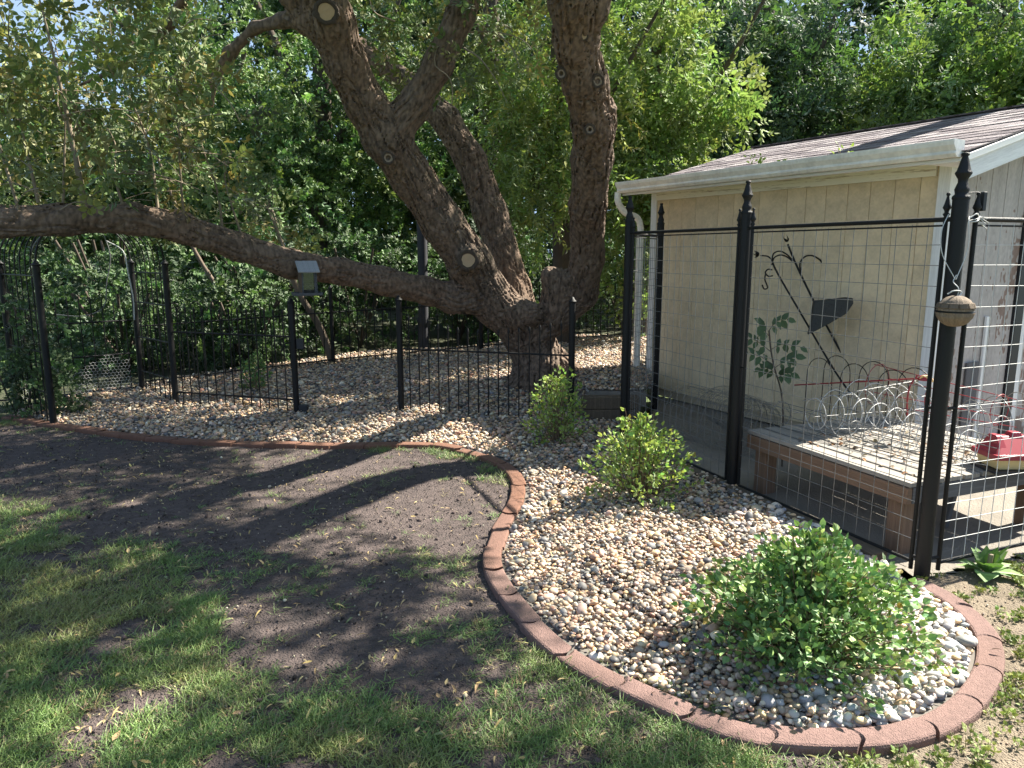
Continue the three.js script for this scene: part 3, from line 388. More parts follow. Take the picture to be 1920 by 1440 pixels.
// leaning saplings by the back fence
for (const [l, a, b, c, r] of [['bare leaning sapling left of the bird feeder', [478, 690, -9.9], [430, 575, -9.8], [365, 470, -9.7], 0.035], ['bare leaning sapling right below the bird feeder', [628, 690, -9.7], [600, 615, -9.6], [556, 540, -9.4], 0.05]]) {
  const A = at(...a), B = at(...b), C = at(...c), D = C.clone().multiplyScalar(2).sub(B).add(V(0, 0.5, 0)); A.y = ht(A.x, A.z) - 0.05;
  const s = thing('sapling', l, 'sapling', [A.x, 0, A.z]), o = [A, B, C, D].map((p) => p.clone().sub(s.position)); part('trunk', taper(new THREE.CatmullRomCurve3(o), 16, (t) => r * (1.1 - 0.6 * t), 8), std({ color: col(0.17, 0.13, 0.1), roughness: 1, map: tBlotch }), s); const list = sprays(clumpCloud(D.x, D.y + 0.1, D.z, 0.5, 0.4, 0.3, 7, 0.2, 0.35), 90, 0.8, mid); list.forEach((q) => q[0].sub(s.position)); inst('crown', SPR.mid, LM, list, s);
}

// ---------------------------------------------------------------- the big tree's own leaves: the low limb at the left, and the crown above the picture
{
  seed = 33; const B0 = bigTree.position, cl = [];
  const limbY = (px) => px < 250 ? 390 : mixn(390, 470, (px - 250) / 270);
  for (let i = 0; i < 150; i++) { const px = rr(-140, 450), py = mixn(-120, 400, Math.pow(rnd(), 0.8)), z = rr(-8.2, -5.3); if (px > 300 && rnd() < (px - 300) / 160) continue; if (py > limbY(px) - 45 && z > -6.6) continue; const p = at(px, py, z); cl.push([p.x, p.y, p.z, rr(0.2, 0.4)]); }
  for (let i = 0; i < 12; i++) { const p = at(rr(400, 600), rr(120, 420), rr(-7.6, -7.0)); if (rnd() < 0.5) cl.push([p.x, p.y, p.z, rr(0.12, 0.2)]); }
  for (let i = 0; i < 34; i++) { const p = at(rr(690, 1050), rr(-90, 130), rr(-7.8, -6.9)); cl.push([p.x, p.y, p.z, rr(0.15, 0.35)]); }
  const list = sprays(cl, 46, 0.72, cG([0.14, 0.185, 0.042]), { alt: cG([0.24, 0.22, 0.055]), altShare: 0.25, v: 0.28, hang: 0.35 }); list.forEach((q) => q[0].sub(B0));
  inst('crown', SPR.ash, LM, list, bigTree, 'olive and yellowing leaves round the low limb');
  const tw = [];
  for (const [x, y, z] of [[72, 360, -5.7], [160, 372, -5.8], [165, 390, -5.9], [345, 395, -6.3], [40, 390, -5.6], [118, 385, -5.8], [300, 400, -6.2], [420, 440, -6.6], [460, 440, -6.7], [240, 395, -6.0], [5, 395, -5.6], [540, 480, -6.95]]) { const a = at(x, y + 20, z), h = rr(0.7, 1.9), j = rr(-0.25, 0.1); tw.push(taper(new THREE.CatmullRomCurve3([a, a.clone().add(V(j * 0.5, h * 0.4, rr(-0.1, 0.1))), a.clone().add(V(j, h * 0.75, rr(-0.2, 0.2))), a.clone().add(V(j + rr(-0.2, 0.2), h, rr(-0.2, 0.3)))]), 14, (t) => rr(0.009, 0.011) * (x === 160 ? 2.4 : 1.3) * (1 - 0.85 * t), 6)); for (let k = 0; k < 5; k++) { const u = rr(0.2, 0.9), b = a.clone().add(V(j * u, h * u, 0)), d = V(rr(-0.5, 0.5), rr(-0.1, 0.35), rr(-0.4, 0.4)); tw.push(tube([b, b.clone().addScaledVector(d, 0.5), b.clone().add(d).add(V(0, -0.05, 0))], 0.0035, 4)); } }
  for (let i = 0; i < 46; i++) { const p = at(rr(-40, 450), rr(40, 400), rr(-6.6, -5.2)), d = V(rr(-0.6, 0.6), rr(-0.25, 0.35), rr(-0.3, 0.3)); tw.push(tube([p, p.clone().addScaledVector(d, 0.5).add(V(0, 0.04, 0)), p.clone().add(d)], rr(0.0025, 0.005), 4)); }
  for (const pts of [[[880, 60, -6.9], [930, 60, -6.7], [980, 75, -6.5], [1000, 95, -6.4]], [[870, 90, -6.9], [900, 110, -6.7], [930, 150, -6.6], [950, 190, -6.5]], [[930, 60, -6.7], [960, 90, -6.6], [975, 130, -6.5]], [[740, 40, -6.8], [700, 20, -6.6], [690, -20, -6.6]], [[830, 60, -6.9], [815, 120, -6.85], [845, 150, -6.8], [845, 230, -6.8]]]) tw.push(taper(new THREE.CatmullRomCurve3(pts.map((p) => at(...p))), 14, (t) => 0.009 * (1 - 0.7 * t), 5));
  part('twigs', rel(merge(tw)), M.twig, bigTree);
  // upper limbs and crown, above the frame: they throw the dappled shade
  const up = (pts, r) => part('limb', rel(taper(new THREE.CatmullRomCurve3(pts), 20, (t) => r * (1 - 0.75 * t), 10)), barkMat, bigTree);
  const lt = at(592, -50, -6.3), rt = at(1070, -70, -5.45), mt = at(900, -60, -6.9);
  up([lt, lt.clone().add(V(-0.5, 1.2, 0.9)), lt.clone().add(V(-0.4, 2.6, 1.6)), lt.clone().add(V(0.4, 4, 2))], 0.18); up([rt, rt.clone().add(V(0.2, 1, 0.6)), rt.clone().add(V(0.2, 2.2, 1.0)), rt.clone().add(V(-0.5, 3.6, 1.4))], 0.2); up([mt, mt.clone().add(V(0.4, 1, 0)), mt.clone().add(V(0.8, 2.4, 0.2))], 0.12);
  const lit = [[[600, 848], [860, 842], [985, 890], [985, 1000], [950, 1060], [820, 1015], [700, 1000], [600, 920]], [[870, 836], [1010, 860], [1200, 930], [1420, 940], [2100, 960], [2300, 1440], [2300, 1900], [1500, 1500], [1120, 1200], [985, 1100], [960, 1000]], [[640, 832], [860, 775], [1010, 800], [900, 842]], [[880, 650], [1180, 640], [1180, 760], [900, 755]], [[0, 1290], [300, 1270], [470, 1440], [0, 1500]], [[-60, 925], [140, 925], [170, 1000], [-60, 1010]], [[560, 1290], [760, 1280], [780, 1340], [580, 1350]]].map((P) => P.map((p) => gp(...p)));
  const up2 = []; seed = 41;
  for (let x = -6.5; x < 2.6; x += 0.2) for (let z = -10; z < -1.2; z += 0.2) {
    const d = Math.max(...lit.map((P, i) => distPoly(P, x, z) - (i > 3 ? 0.38 : 0))), n = fbm(x * 0.9, 5, z * 0.9, 3) * 0.9 + 0.35 * N3(x * 2.6, 2, z * 2.6), far = sm(-z, 6.2, 7.5);
    if (z < -8.5 || (z < -4.3 && x > -0.1) || x > 2.4) continue;
    const near2 = sm(z, -4.2, -3.0), want = Math.min(sm(-d, 0.22, 0.5), sm(n, mixn(-0.42, -0.38, near2), mixn(-0.1, -0.02, near2))) * mixn(1, 0.75, far) * mixn(1, 0.55, sm(-x, 3.6, 4.6)) + 0.4 * sm(N3(x * 2.4, 3, z * 2.4), 0.12, 0.4) * sm(z, -3.9, -3.3) * sm(-z, 2.3, 2.7) * sm(x, 0.05, 0.25) * sm(-x, -1.1, -0.8);
    const hole = Math.max(Math.exp(-((x + 0.85) ** 2 + (z + 7.5) ** 2) / 0.3), Math.exp(-((x + 4.8) ** 2 + (z + 5.2) ** 2) / 0.7));
    for (let k = 0; k < 3; k++) { if (rnd() > want * 0.8 * (1 - 0.85 * hole)) continue; const h = rr(4.2, 7.6), p = V(x + rr(-0.1, 0.1), 0, z + rr(-0.1, 0.1)).addScaledVector(SUN, h / SUN.y); if (projX(p) > -60 && projX(p) < 1980 && projY(p) > -70) continue; up2.push([p, qrand(), rr(0.8, 1.3), vary(lite, 0.2, 0.1)]); }
  }
  up2.forEach((q) => q[0].sub(B0)); inst('upper_crown', SPR.ash, LM, up2, bigTree, 'leaves of the crown above the picture');
  console.log('crown', list.length, up2.length, 'pebbles', pebs.length);
}

// ---------------------------------------------------------------- shed
{
  const s = thing('garden_shed', 'beige board garden shed with white gutter and dark shingle roof', 'shed', [SC.x, 0, SC.z], TS), H = 2.22, W = 3.36, SLP = 0.284, AL = Math.atan(SLP), OH = 0.33, NO = 0.3, FO = 0.11, hx = (x) => H + SLP * Math.min(x, W - x);
  const core = new THREE.Shape([[0.014, 0.02], [W - 0.014, 0.02], [W - 0.014, H - 0.01], [W / 2, hx(W / 2) - 0.01], [0.014, H - 0.01]].map(([x, y]) => new THREE.Vector2(x, y))), cg = new THREE.ExtrudeGeometry(core, { depth: SL - 0.03, bevelEnabled: false }); cg.translate(0, 0, -SL + 0.015);
  part('wall', cg, std({ color: col(0.5, 0.41, 0.28), roughness: 0.9 }), s);
  seed = 6; const cuts = [0]; while (cuts[cuts.length - 1] < SL - 0.25) cuts.push(cuts[cuts.length - 1] + [0.2, 0.2, 0.205, 0.31][rnd() * 4 | 0]); cuts.push(SL);
  for (let i = 0; i < cuts.length - 1; i++) { const a = cuts[i], b = cuts[i + 1], g = bx(0.016, H - 0.1, b - a - 0.004, 0.004 + gauss() * 0.0004, 0.1 + (H - 0.1) / 2, -(a + b) / 2, 0, 0.0025); const p = g.attributes.position, uv = g.attributes.uv; for (let k = 0; k < p.count; k++) uv.setXY(k, p.getZ(k) + i * 0.37, p.getY(k)); part('siding_board', g, M.siding, s); }
  for (let x = 0.02, i = 0; x < 1.04; i++) { const w = [0.2, 0.13, 0.2, 0.2, 0.2, 0.2][i % 6], b = Math.min(x + w, 1.05), sh = new THREE.Shape([[x, 0.1], [b - 0.008, 0.1], [b - 0.008, hx(b)], [x, hx(x)]].map(([u, v]) => new THREE.Vector2(u, v))), g = new THREE.ExtrudeGeometry(sh, { depth: 0.016, bevelEnabled: true, bevelSize: 0.001, bevelThickness: 0.001, bevelSegments: 1 }); g.translate(0, 0, -0.012); part('siding_board', g, M.gable, s, 'weathered board with peeling paint'); x = b; }
  part('door_post', bx(0.11, 2.0, 0.05, 1.105, 1.08, 0.01, 0, 0.004), M.black, s); part('door_trim', bx(0.09, 2.05, 0.03, 1.21, 1.1, 0.005, 0, 0.003), M.trim, s); part('door', bx(0.9, 2.0, 0.03, 1.71, 1.08, -0.005, 0, 0.004), M.gable, s); part('door_lintel', bx(W - 1.3, 0.7, 0.012, 1.26 + (W - 1.3) / 2, 2.45 - 0.09, -0.004), M.gable, s);
  part('repair_panel', bx(0.17, 0.5, 0.014, 0.53, 0.5, 0.02, 0, 0.002), M.greyWood, s, 'grey unpainted board'); part('wall_batten', bx(0.035, 1.0, 0.02, 0.66, 0.6, 0.02, 0, 0.003), M.trim, s);
  part('corner_trim', bx(0.02, H - 0.08, 0.085, -0.015, 0.08 + (H - 0.08) / 2, -0.022, 0, 0.003), M.trim, s); part('corner_trim', bx(0.095, H - 0.08, 0.02, 0.023, 0.08 + (H - 0.08) / 2, 0.016, 0, 0.003), M.trim, s); part('corner_trim', bx(0.02, H - 0.08, 0.08, -0.015, 0.08 + (H - 0.08) / 2, -SL + 0.04, 0, 0.003), M.trim, s);
  const Z0 = NO, Z1 = -SL - FO, LZ = Z0 - Z1, ZM = (Z0 + Z1) / 2;
  part('frieze_board', bx(0.018, 0.1, SL - 0.17, -0.018, H - 0.035, -SL / 2, 0, 0.002), M.soffit, s, 'stained white board under the eave');
  part('soffit', bx(OH - 0.02, 0.014, LZ - 0.04, -OH / 2 - 0.01, H + 0.0, ZM, 0, 0.002), M.soffit, s, 'stained white eave board');
  part('fascia', bx(0.02, 0.13, LZ - 0.05, -OH - 0.012, H + 0.03, ZM), M.trim, s);
  const gp2 = [[0, 0], [-0.055, 0], [-0.075, 0.022], [-0.07, 0.04], [-0.095, 0.075], [-0.1, 0.098], [-0.1, 0.11], [-0.088, 0.11], [-0.088, 0.1], [-0.06, 0.042], [-0.062, 0.026], [-0.05, 0.008], [-0.006, 0.008], [-0.006, 0.108], [0, 0.108]].map(([x, y]) => new THREE.Vector2(x, y));
  const gg = new THREE.ExtrudeGeometry(new THREE.Shape(gp2), { depth: LZ - 0.06, bevelEnabled: false }); gg.translate(-OH - 0.024, H - 0.012, Z1 + 0.03); part('gutter', gg, M.gutter, s);
  const ec = new THREE.ExtrudeGeometry(new THREE.Shape([...gp2.slice(0, 7), gp2[14]]), { depth: 0.006, bevelEnabled: false }); ec.translate(-OH - 0.024, H - 0.012, Z0 - 0.03); part('gutter_end', ec, M.trim, s); const ec2 = ec.clone(); ec2.translate(0, 0, Z1 - Z0 + 0.054); part('gutter_end', ec2, M.gutter, s);
  // downspout with two elbows at the far corner
  const dz = -SL - 0.1; part('downspout', [tube([V(-OH - 0.07, H, dz), V(-OH - 0.07, H - 0.09, dz), V(-OH + 0.02, H - 0.2, dz), V(-0.12, H - 0.27, dz), V(-0.08, H - 0.36, dz), V(-0.08, H - 0.5, dz)], 0.036, 10, 26), tube([V(-0.08, H - 0.46, dz), V(-0.08, 1.2, dz), V(-0.08, 0.35, dz), V(-0.08, 0.1, dz)], 0.04, 10)], M.gutter, s);
  // roof
  const L = (W / 2 + OH) / Math.cos(AL), ex = -OH - 0.03, ey = H + 0.085 - SLP * 0.36 + 0.03;
  for (const k of [0, 1]) { const g = bx(L + 0.02, 0.022, LZ, (L) / 2, -0.014, 0); g.rotateZ(AL); if (k) { g.rotateY(Math.PI); g.translate(W - ex, ey, ZM); } else g.translate(ex, ey, ZM); part(k ? 'rear_roof_slope' : 'roof_deck', g, shingleMats[0], s); }
  const sg = [0.3, 0.24, 0.36].map((w) => bx(0.22, 0.007, w - 0.004, 0, 0, 0)), tabs = [0.3, 0.24, 0.36]; seed = 9;
  for (let c = 0, d = -0.012; d < L - 0.04; c++, d += 0.142) for (let z = Z1 - rr(0, 0.2); z < Z0;) { let k = rnd() * 3 | 0, w = tabs[k], z1 = Math.min(z + w, Z0 + 0.015), z0 = Math.max(z, Z1 - 0.015); if (z1 - z0 > 0.05) { const o = part('shingle', sg[k], shingleMats[Math.max(0, Math.min(4, (rnd() * 5) | 0))], s); const u = d + 0.11 + rr(-0.009, 0.012); o.rotation.z = AL - 0.03; o.position.set(ex + u * Math.cos(AL), ey + u * Math.sin(AL) + 0.008 + rr(0, 0.003), (z0 + z1) / 2); o.scale.set(1, rr(0.9, 1.7), (z1 - z0) / w); } z += w; }
  const cap = []; for (let z = Z1; z < Z0 - 0.05; z += 0.15) cap.push(bx(0.3, 0.012, 0.19, W / 2, hx(W / 2) + 0.108 + 0.003 * rnd(), z + 0.1)); part('ridge_cap', cap, shingleMats[1], s);
  for (const k of [0, 1]) { const g = bx(L - 0.02, 0.15, 0.022, L / 2 - 0.01, -0.1, 0, 0, 0.003), h = bx(L, 0.045, 0.02, L / 2, -0.03, 0.02, 0, 0.003); for (const q of [g, h]) { q.rotateZ(AL); if (k) { q.scale(-1, 1, 1); const ix = q.index; if (ix) { const a = ix.array; for (let i = 0; i < a.length; i += 3) { const t = a[i]; a[i] = a[i + 1]; a[i + 1] = t; } } q.computeVertexNormals(); q.translate(W - ex, ey, Z0 - 0.012); } else q.translate(ex, ey, Z0 - 0.012); } part('rake_board', g, M.trim, s); part('rake_moulding', h, M.trim, s); }
  part('eave_return', [bx(0.36, 0.02, 0.2, -0.17, H - 0.03, 0.15, 0, 0.003), bx(0.3, 0.05, 0.02, -0.12, H + 0.0, 0.262, 0, 0.003)], M.trim, s);
  // seedlings in the gutter
  const toW = (x, y, z) => s.localToWorld(V(x, y, z)); s.updateMatrixWorld();
  for (const [l, z, h, n] of [['larger yellow green seedling growing in the shed gutter', -1.42, 0.13, 26], ['tiny yellow green sprout in the gutter between two seedlings', -1.13, 0.05, 6], ['small yellow green seedling in the gutter nearest the gable', -0.6, 0.12, 12]]) { const p = toW(-OH - 0.07, H + 0.06, z), t = thing('gutter_seedling', l, 'seedling', [p.x, p.y, p.z]), st = [], lf = []; for (let i = 0; i < n; i++) { const d = V(rr(-1, 1), rr(0.6, 1.6), rr(-1, 1)).normalize(), q = d.clone().multiplyScalar(h * rr(0.4, 1.1)); if (i < 6) st.push(rod(V(0, -0.05, 0), q, 0.0015, 4)); lf.push(put(leafGeo(0.035, 0.02), q, d.add(V(rr(-0.6, 0.6), -0.2, rr(-0.6, 0.6))), rnd() * 6)); } part('stems', st, M.twig, t); part('foliage', lf, leafMat({ color: col(0.26, 0.38, 0.04) }), t); }
}

// ---------------------------------------------------------------- tall posts and wire panels on the right
const finial = (s = 1) => lathe([[0.036, 0], [0.038, 0.006], [0.037, 0.014], [0.027, 0.024], [0.029, 0.036], [0.031, 0.044], [0.027, 0.056], [0.02, 0.075], [0.021, 0.09], [0.034, 0.112], [0.035, 0.118], [0.029, 0.126], [0.022, 0.15], [0.016, 0.175], [0.011, 0.188], [0.016, 0.193], [0.016, 0.203], [0, 0.207]].map(([r, y]) => [r * s, y * s]), 18);
function post(label, p, h = 1.83, y0 = 0) { const t = thing('fence_post', label, 'post', [p.x, y0, p.z]); part('shaft', new THREE.CylinderGeometry(0.0345, 0.0355, h, 18).translate(0, h / 2, 0), M.iron, t); const f = finial(); f.translate(0, h, 0); part('finial', f, M.iron, t); return t; }
post('thick black post in front, nearest the camera, with a carved ball hanging on it', P1);
post('black post in the middle of the wire fence with a spindle finial', P2);
post('black post at the far end of the wire fence beside the retaining timbers', P3);
post('black post standing against the beige wall by the downspout', P4, 1.86);
const rodFinial = lathe([[0.011, 0], [0.016, 0.004], [0.009, 0.012], [0.016, 0.022], [0.009, 0.032], [0.012, 0.042], [0.019, 0.052], [0.013, 0.07], [0.007, 0.095], [0.005, 0.105], [0.009, 0.11], [0.008, 0.119], [0, 0.122]], 10);
const wireX = new Map();
function panel(label, A, B, { m = M.wire, off = 0.065, seedv = 1, cut = null } = {}) {
  const d = B.clone().sub(A), L = d.length(), t = thing('trellis_fence', label, 'fence panel', [A.x, 0, A.z], Math.atan2(-d.z, d.x), 'wire trellis panels'); seed = seedv; const R = 1.745;
  for (const x of [off, L - off]) { const r = part('side_rod', new THREE.CylinderGeometry(0.0105, 0.0105, R - 0.03, 8).translate(x, (R + 0.03) / 2, 0), M.iron, t); const f = rodFinial.clone(); f.translate(x, R, 0); part('rod_finial', f, M.iron, t); }
  part('top_rail', rod(V(0.02, R, 0), V(L - 0.02, R, 0), 0.0115, 8), M.iron, t); part('top_bar', rod(V(off, R - 0.028, 0), V(L - off, R - 0.028, 0), 0.005, 6), M.iron, t); part('bottom_rail', rod(V(off, 0.07, 0), V(L - off, 0.07, 0), 0.0095, 8), M.iron, t); part('bottom_bar', rod(V(0.0, 0.1, 0), V(off, 0.1, 0), 0.0085, 8), M.iron, t);
  for (const [a, b] of [[0, off], [L, L - off]]) part('bracket', rod(V(a, 0.86, 0), V(b, 0.86, 0), 0.008, 6), M.iron, t);
  const w = L - 2 * off, nv = Math.round(w / 0.087);
  for (let i = 1; i < nv; i++) { const x = off + w * i / nv, q = () => gauss() * 0.003; part('wire', tube([V(x, R - 0.02, 0.003), V(x + q(), 1.3, 0.003 + q()), V(x + q(), 0.8, 0.003 + q()), V(x + q(), 0.35, 0.003), V(x, 0.07, 0.003)], 0.0019, 5, 10), m, t); }
  for (let i = 0, y = R - 0.115; y > 0.1; i++, y -= 0.0965) { const x0 = cut && cut(y) ? off + w * cut(y) : off, q = () => gauss() * 0.002; part('wire', tube([V(x0, y + q(), -0.002), V(mixn(x0, L - off, 0.33), y + q(), -0.002), V(mixn(x0, L - off, 0.66), y + q(), -0.002), V(L - off, y + q(), -0.002)], 0.0019, 5, 8), m, t); }
  return t;
}
panel('wire grid panel between the nearest post and the middle post, in front of the bench', P1, P2, { seedv: 3 });
panel('wire grid panel between the middle post and the far post, behind the pale green bushes', P2, P3, { seedv: 4 });
panel('steeply foreshortened wire grid panel running to the post by the downspout', P3, P4, { seedv: 5 });
panel('bright wire grid panel at the right edge before the peeling gable', P1, P1.clone().addScaledVector(fv, 1.43), { seedv: 6, off: 0.11, m: M.wireWhite });
{ const p = P1.clone().addScaledVector(fv, 0.11).addScaledVector(fu, 0), t = thing('gate_latch', 'small black latch with wire ties at the top of the right wire panel', 'latch', [p.x, 1.76, p.z], TF);
  part('latch_plate', bx(0.022, 0.085, 0.03, 0.03, 0.065, 0, 0, 0.003), M.black, t); part('latch_arm', rod(V(-0.1, 0.1, 0), V(0, 0.105, 0), 0.003, 5), M.iron, t); const w = []; seed = 8; for (let i = 0; i < 5; i++) w.push(tube([V(-0.09, -0.02 + 0.012 * gauss(), 0.03), V(-0.04, rr(-0.03, 0.02), 0.035), V(0.0, rr(-0.03, 0), 0.02), V(0.02 + rnd() * 0.04, -0.04 + 0.02 * gauss(), 0.03)], 0.0022, 5)); part('tie_wire', w, M.wireWhite, t); }
{ // carved ball hung on the near post
  const c = V(P1.x - 0.03, 1.335, P1.z + 0.095), t = thing('carved_wooden_ball', 'round brown carved wooden ball hanging by a wire on the nearest post', 'ornament', [c.x, c.y, c.z], -0.1);
  const shell = (y0, y1, r, n, sq) => { const pr = []; for (let i = 0; i <= 12; i++) { const y = mixn(y0, y1, i / 12); pr.push([Math.sqrt(Math.max(0, r * r - (y / sq) ** 2)), y]); } const g = lathe(pr, 28), p = g.attributes.position; for (let i = 0; i < p.count; i++) { const k = 1 + 0.06 * N3(p.getX(i) * 30, p.getY(i) * 60, p.getZ(i) * 30); p.setXYZ(i, p.getX(i) * k, p.getY(i), p.getZ(i) * k); } g.computeVertexNormals(); return g; };
  part('lower_half', shell(-0.069, -0.006, 0.078, 0, 0.93), M.carved, t); part('upper_half', shell(0.002, 0.069, 0.076, 0, 0.93), M.carved, t); part('middle_band', shell(-0.014, 0.008, 0.069, 0, 3), M.black, t);
  for (let i = 0; i < 12; i++) { const a = i / 12 * 6.283, g = bx(0.036, 0.026, 0.012, 0, 0, 0, 0, 0.003); g.rotateX(-0.35); g.translate(0, 0.024, 0.07); g.rotateY(a); part('wood_slip', g, M.carved, t); }
  part('hanging_wire', [tube([V(0, 0.05, 0), V(0.005, 0.1, 0), V(-0.012, 0.13, -0.02), V(0.004, 0.16, -0.03)], 0.0022, 5), tube([V(0.004, 0.14, -0.03), V(0.05, 0.28, -0.05), V(0.045, 0.4, -0.06), V(0.06, 0.42, -0.09)], 0.002, 5), tube([V(0, 0.14, -0.03), V(-0.06, 0.26, -0.05), V(-0.065, 0.36, -0.06), V(-0.03, 0.43, -0.09)], 0.002, 5), tube([V(0, 0.06, 0.01), V(0.02, 0.085, 0), V(-0.02, 0.09, 0.01), V(-0.04, 0.075, 0)], 0.003, 5)], M.wireWhite, t);
}

// ---------------------------------------------------------------- inside the enclosure
const fe = (b, y, a) => P1.clone().addScaledVector(fv, b).addScaledVector(fu, a).setY(y);
{ // bench: low slatted platform
  const t = thing('slatted_bench', 'low wooden slatted bench inside the wire enclosure with red brown legs', 'bench', [P1.x, 0, P1.z], TF), x0 = 0.1, x1 = 1.32, z0 = -0.2, z1 = -1.46, y = 0.42; seed = 12;
  for (let i = 0; i < 9; i++) { const w = (x1 - x0) / 9, g = bx(w - 0.02, 0.026, z0 - z1, x0 + w * (i + 0.5), y - 0.013 + gauss() * 0.0015, (z0 + z1) / 2, 0, 0.004); const p = g.attributes.position, uv = g.attributes.uv; for (let k = 0; k < p.count; k++) uv.setXY(k, p.getX(k) * 1.3 + i * 0.31, p.getZ(k) * 0.5 + i * 0.2); part('slat', g, M.deck[i % 3], t); }
  const beam = (w, h, d, x, yy, z, m) => { const g = bx(w, h, d, x, yy, z, 0, 0.004); const p = g.attributes.position, uv = g.attributes.uv; for (let k = 0; k < p.count; k++) w > d ? uv.setXY(k, p.getY(k) * 2, p.getX(k)) : uv.setXY(k, p.getY(k) * 2, p.getZ(k)); return part('apron', g, m, t); };
  beam(0.035, 0.09, z0 - z1 - 0.01, x0 + 0.02, y - 0.073, (z0 + z1) / 2, M.redwood); beam(0.035, 0.09, z0 - z1 - 0.01, x1 - 0.02, y - 0.073, (z0 + z1) / 2, M.redwood); beam(x1 - x0 - 0.08, 0.09, 0.035, (x0 + x1) / 2, y - 0.073, z0 - 0.02, M.greyWood); beam(x1 - x0 - 0.08, 0.09, 0.035, (x0 + x1) / 2, y - 0.073, z1 + 0.02, M.greyWood);
  for (const [x, z] of [[x0 + 0.09, z0 - 0.1], [x0 + 0.09, z1 + 0.1], [x1 - 0.09, z0 - 0.1], [x1 - 0.09, z1 + 0.1]]) { const g = bx(0.1, y - 0.03, 0.1, x, (y - 0.03) / 2, z, 0, 0.006); const p = g.attributes.position, uv = g.attributes.uv; for (let k = 0; k < p.count; k++) uv.setXY(k, p.getX(k) * 2 + p.getZ(k) * 2, p.getY(k)); part('leg', g, M.redwood, t); }
  const pr = new THREE.Group(); const g = bx(0.03, 0.4, 0.04, 0, 0, 0, 0, 0.003); g.rotateZ(-0.25); g.translate(0.78, 0.2, -0.45); part('brace', g, M.greyWood, t);
  const lf = []; for (let i = 0; i < 150; i++) lf.push([V(rr(0.2, 1.1), y + 0.006 + rnd() * 0.008, rr(-0.3, -1.15)), Q().setFromEuler(new THREE.Euler(-1.57 + gauss() * 0.4, gauss() * 0.3, rnd() * 6.28)), rr(0.3, 0.75), vary(rnd() < 0.35 ? col(0.3, 0.14, 0.05) : col(0.2, 0.15, 0.09), 0.3)]); inst('leaf_litter', leafGeo(0.06, 0.035, 0.4, 0.4), LMdry, lf, t, 'dry brown leaves and bits on the bench');
}
function cage(label, A, B, r0, r1, n, wires, m, twist = 0, wr = 0.0025) {           // a wire plant cage lying on its side
  const t = thing('wire_plant_cage', label, 'plant cage', [A.x, A.y, A.z], 0, undefined), d = B.clone().sub(A), L = d.length(), q = qdir(d, twist);
  for (let i = 0; i < n; i++) { const g = new THREE.TorusGeometry(mixn(r0, r1, i / (n - 1)), wr, 5, 40); g.rotateX(Math.PI / 2); g.rotateZ(gauss() * 0.07); g.translate(0, L * (0.06 + 0.7 * i / (n - 1)), 0); g.applyQuaternion(q); part('hoop', g, m, t); }
  for (let i = 0; i < wires; i++) { const a = i / wires * 6.283, g = rod(V(Math.cos(a) * r0 * 0.9, -0.03, Math.sin(a) * r0 * 0.9), V(Math.cos(a) * r1, L * 0.78, Math.sin(a) * r1), wr, 5); g.applyQuaternion(q); part('rod', g, m === M.wireWhite ? M.wire : m, t); }
  return t;
}
seed = 14;
cage('bright wire plant cage lying along the middle of the bench', fe(0.62, 0.55, 0.2), fe(0.55, 0.56, 1.5), 0.09, 0.15, 9, 4, M.wireWhite, 0.4);
cage('wire plant cage lying along the rear of the bench behind the brighter one', fe(0.95, 0.58, 0.25), fe(0.85, 0.57, 1.6), 0.1, 0.17, 9, 4, M.wireWhite, 0.9);
cage('wire plant cage lying crosswise over the far end of the bench', fe(0.28, 0.58, 1.12), fe(1.35, 0.6, 1.0), 0.1, 0.16, 7, 4, M.wireWhite, 0.2);
cage('flattened wire plant cage lying low on the front of the bench', fe(0.5, 0.5, 0.55), fe(0.35, 0.5, 1.75), 0.06, 0.09, 4, 5, M.wire, 0.1);
cage('large thin wire plant cage on the bench end by the red lidded box', fe(0.75, 0.6, 0.55), fe(1.25, 0.62, 0.3), 0.12, 0.18, 4, 4, M.wire, 0.6);
cage('red wire plant cage lying behind the bench against the beige wall', fe(1.36, 0.62, 0.55), fe(1.22, 0.66, 1.75), 0.1, 0.15, 3, 4, M.redWire, 0.3, 0.0028);
{ const A = at(1490, 722, -5.5), B = at(1735, 709, -4.55), t = thing('red_rod', 'long red rod with a striped round end lying behind the wire cages', 'rod', [A.x, A.y, A.z]); part('shaft', rod(V(0, 0, 0), B.clone().sub(A), 0.0055, 8), M.redWire, t); const g = new THREE.SphereGeometry(0.036, 16, 10, 0, 6.283, 0, 1.7); g.scale(1.2, 0.85, 1); g.translate(B.x - A.x, B.y - A.y - 0.01, B.z - A.z); part('round_end', g, M.redPlastic, t); for (const k of [-1, 0, 1]) part('stripe', tube([V(-0.04, 0, 0.01), V(-0.02 + k * 0.012, 0.02, 0.03), V(0.01 + k * 0.012, 0.0, 0.037), V(0.02 + k * 0.012, -0.02, 0.03)].map((p) => p.add(B.clone().sub(A))), 0.004, 5), M.cream, t); part('curl', tube([V(-0.05, 0.02, 0), V(-0.09, -0.05, 0), V(-0.1, -0.14, 0), V(-0.09, -0.24, 0)].map((p) => p.add(B.clone().sub(A))), 0.005, 6), M.redWire, t); }
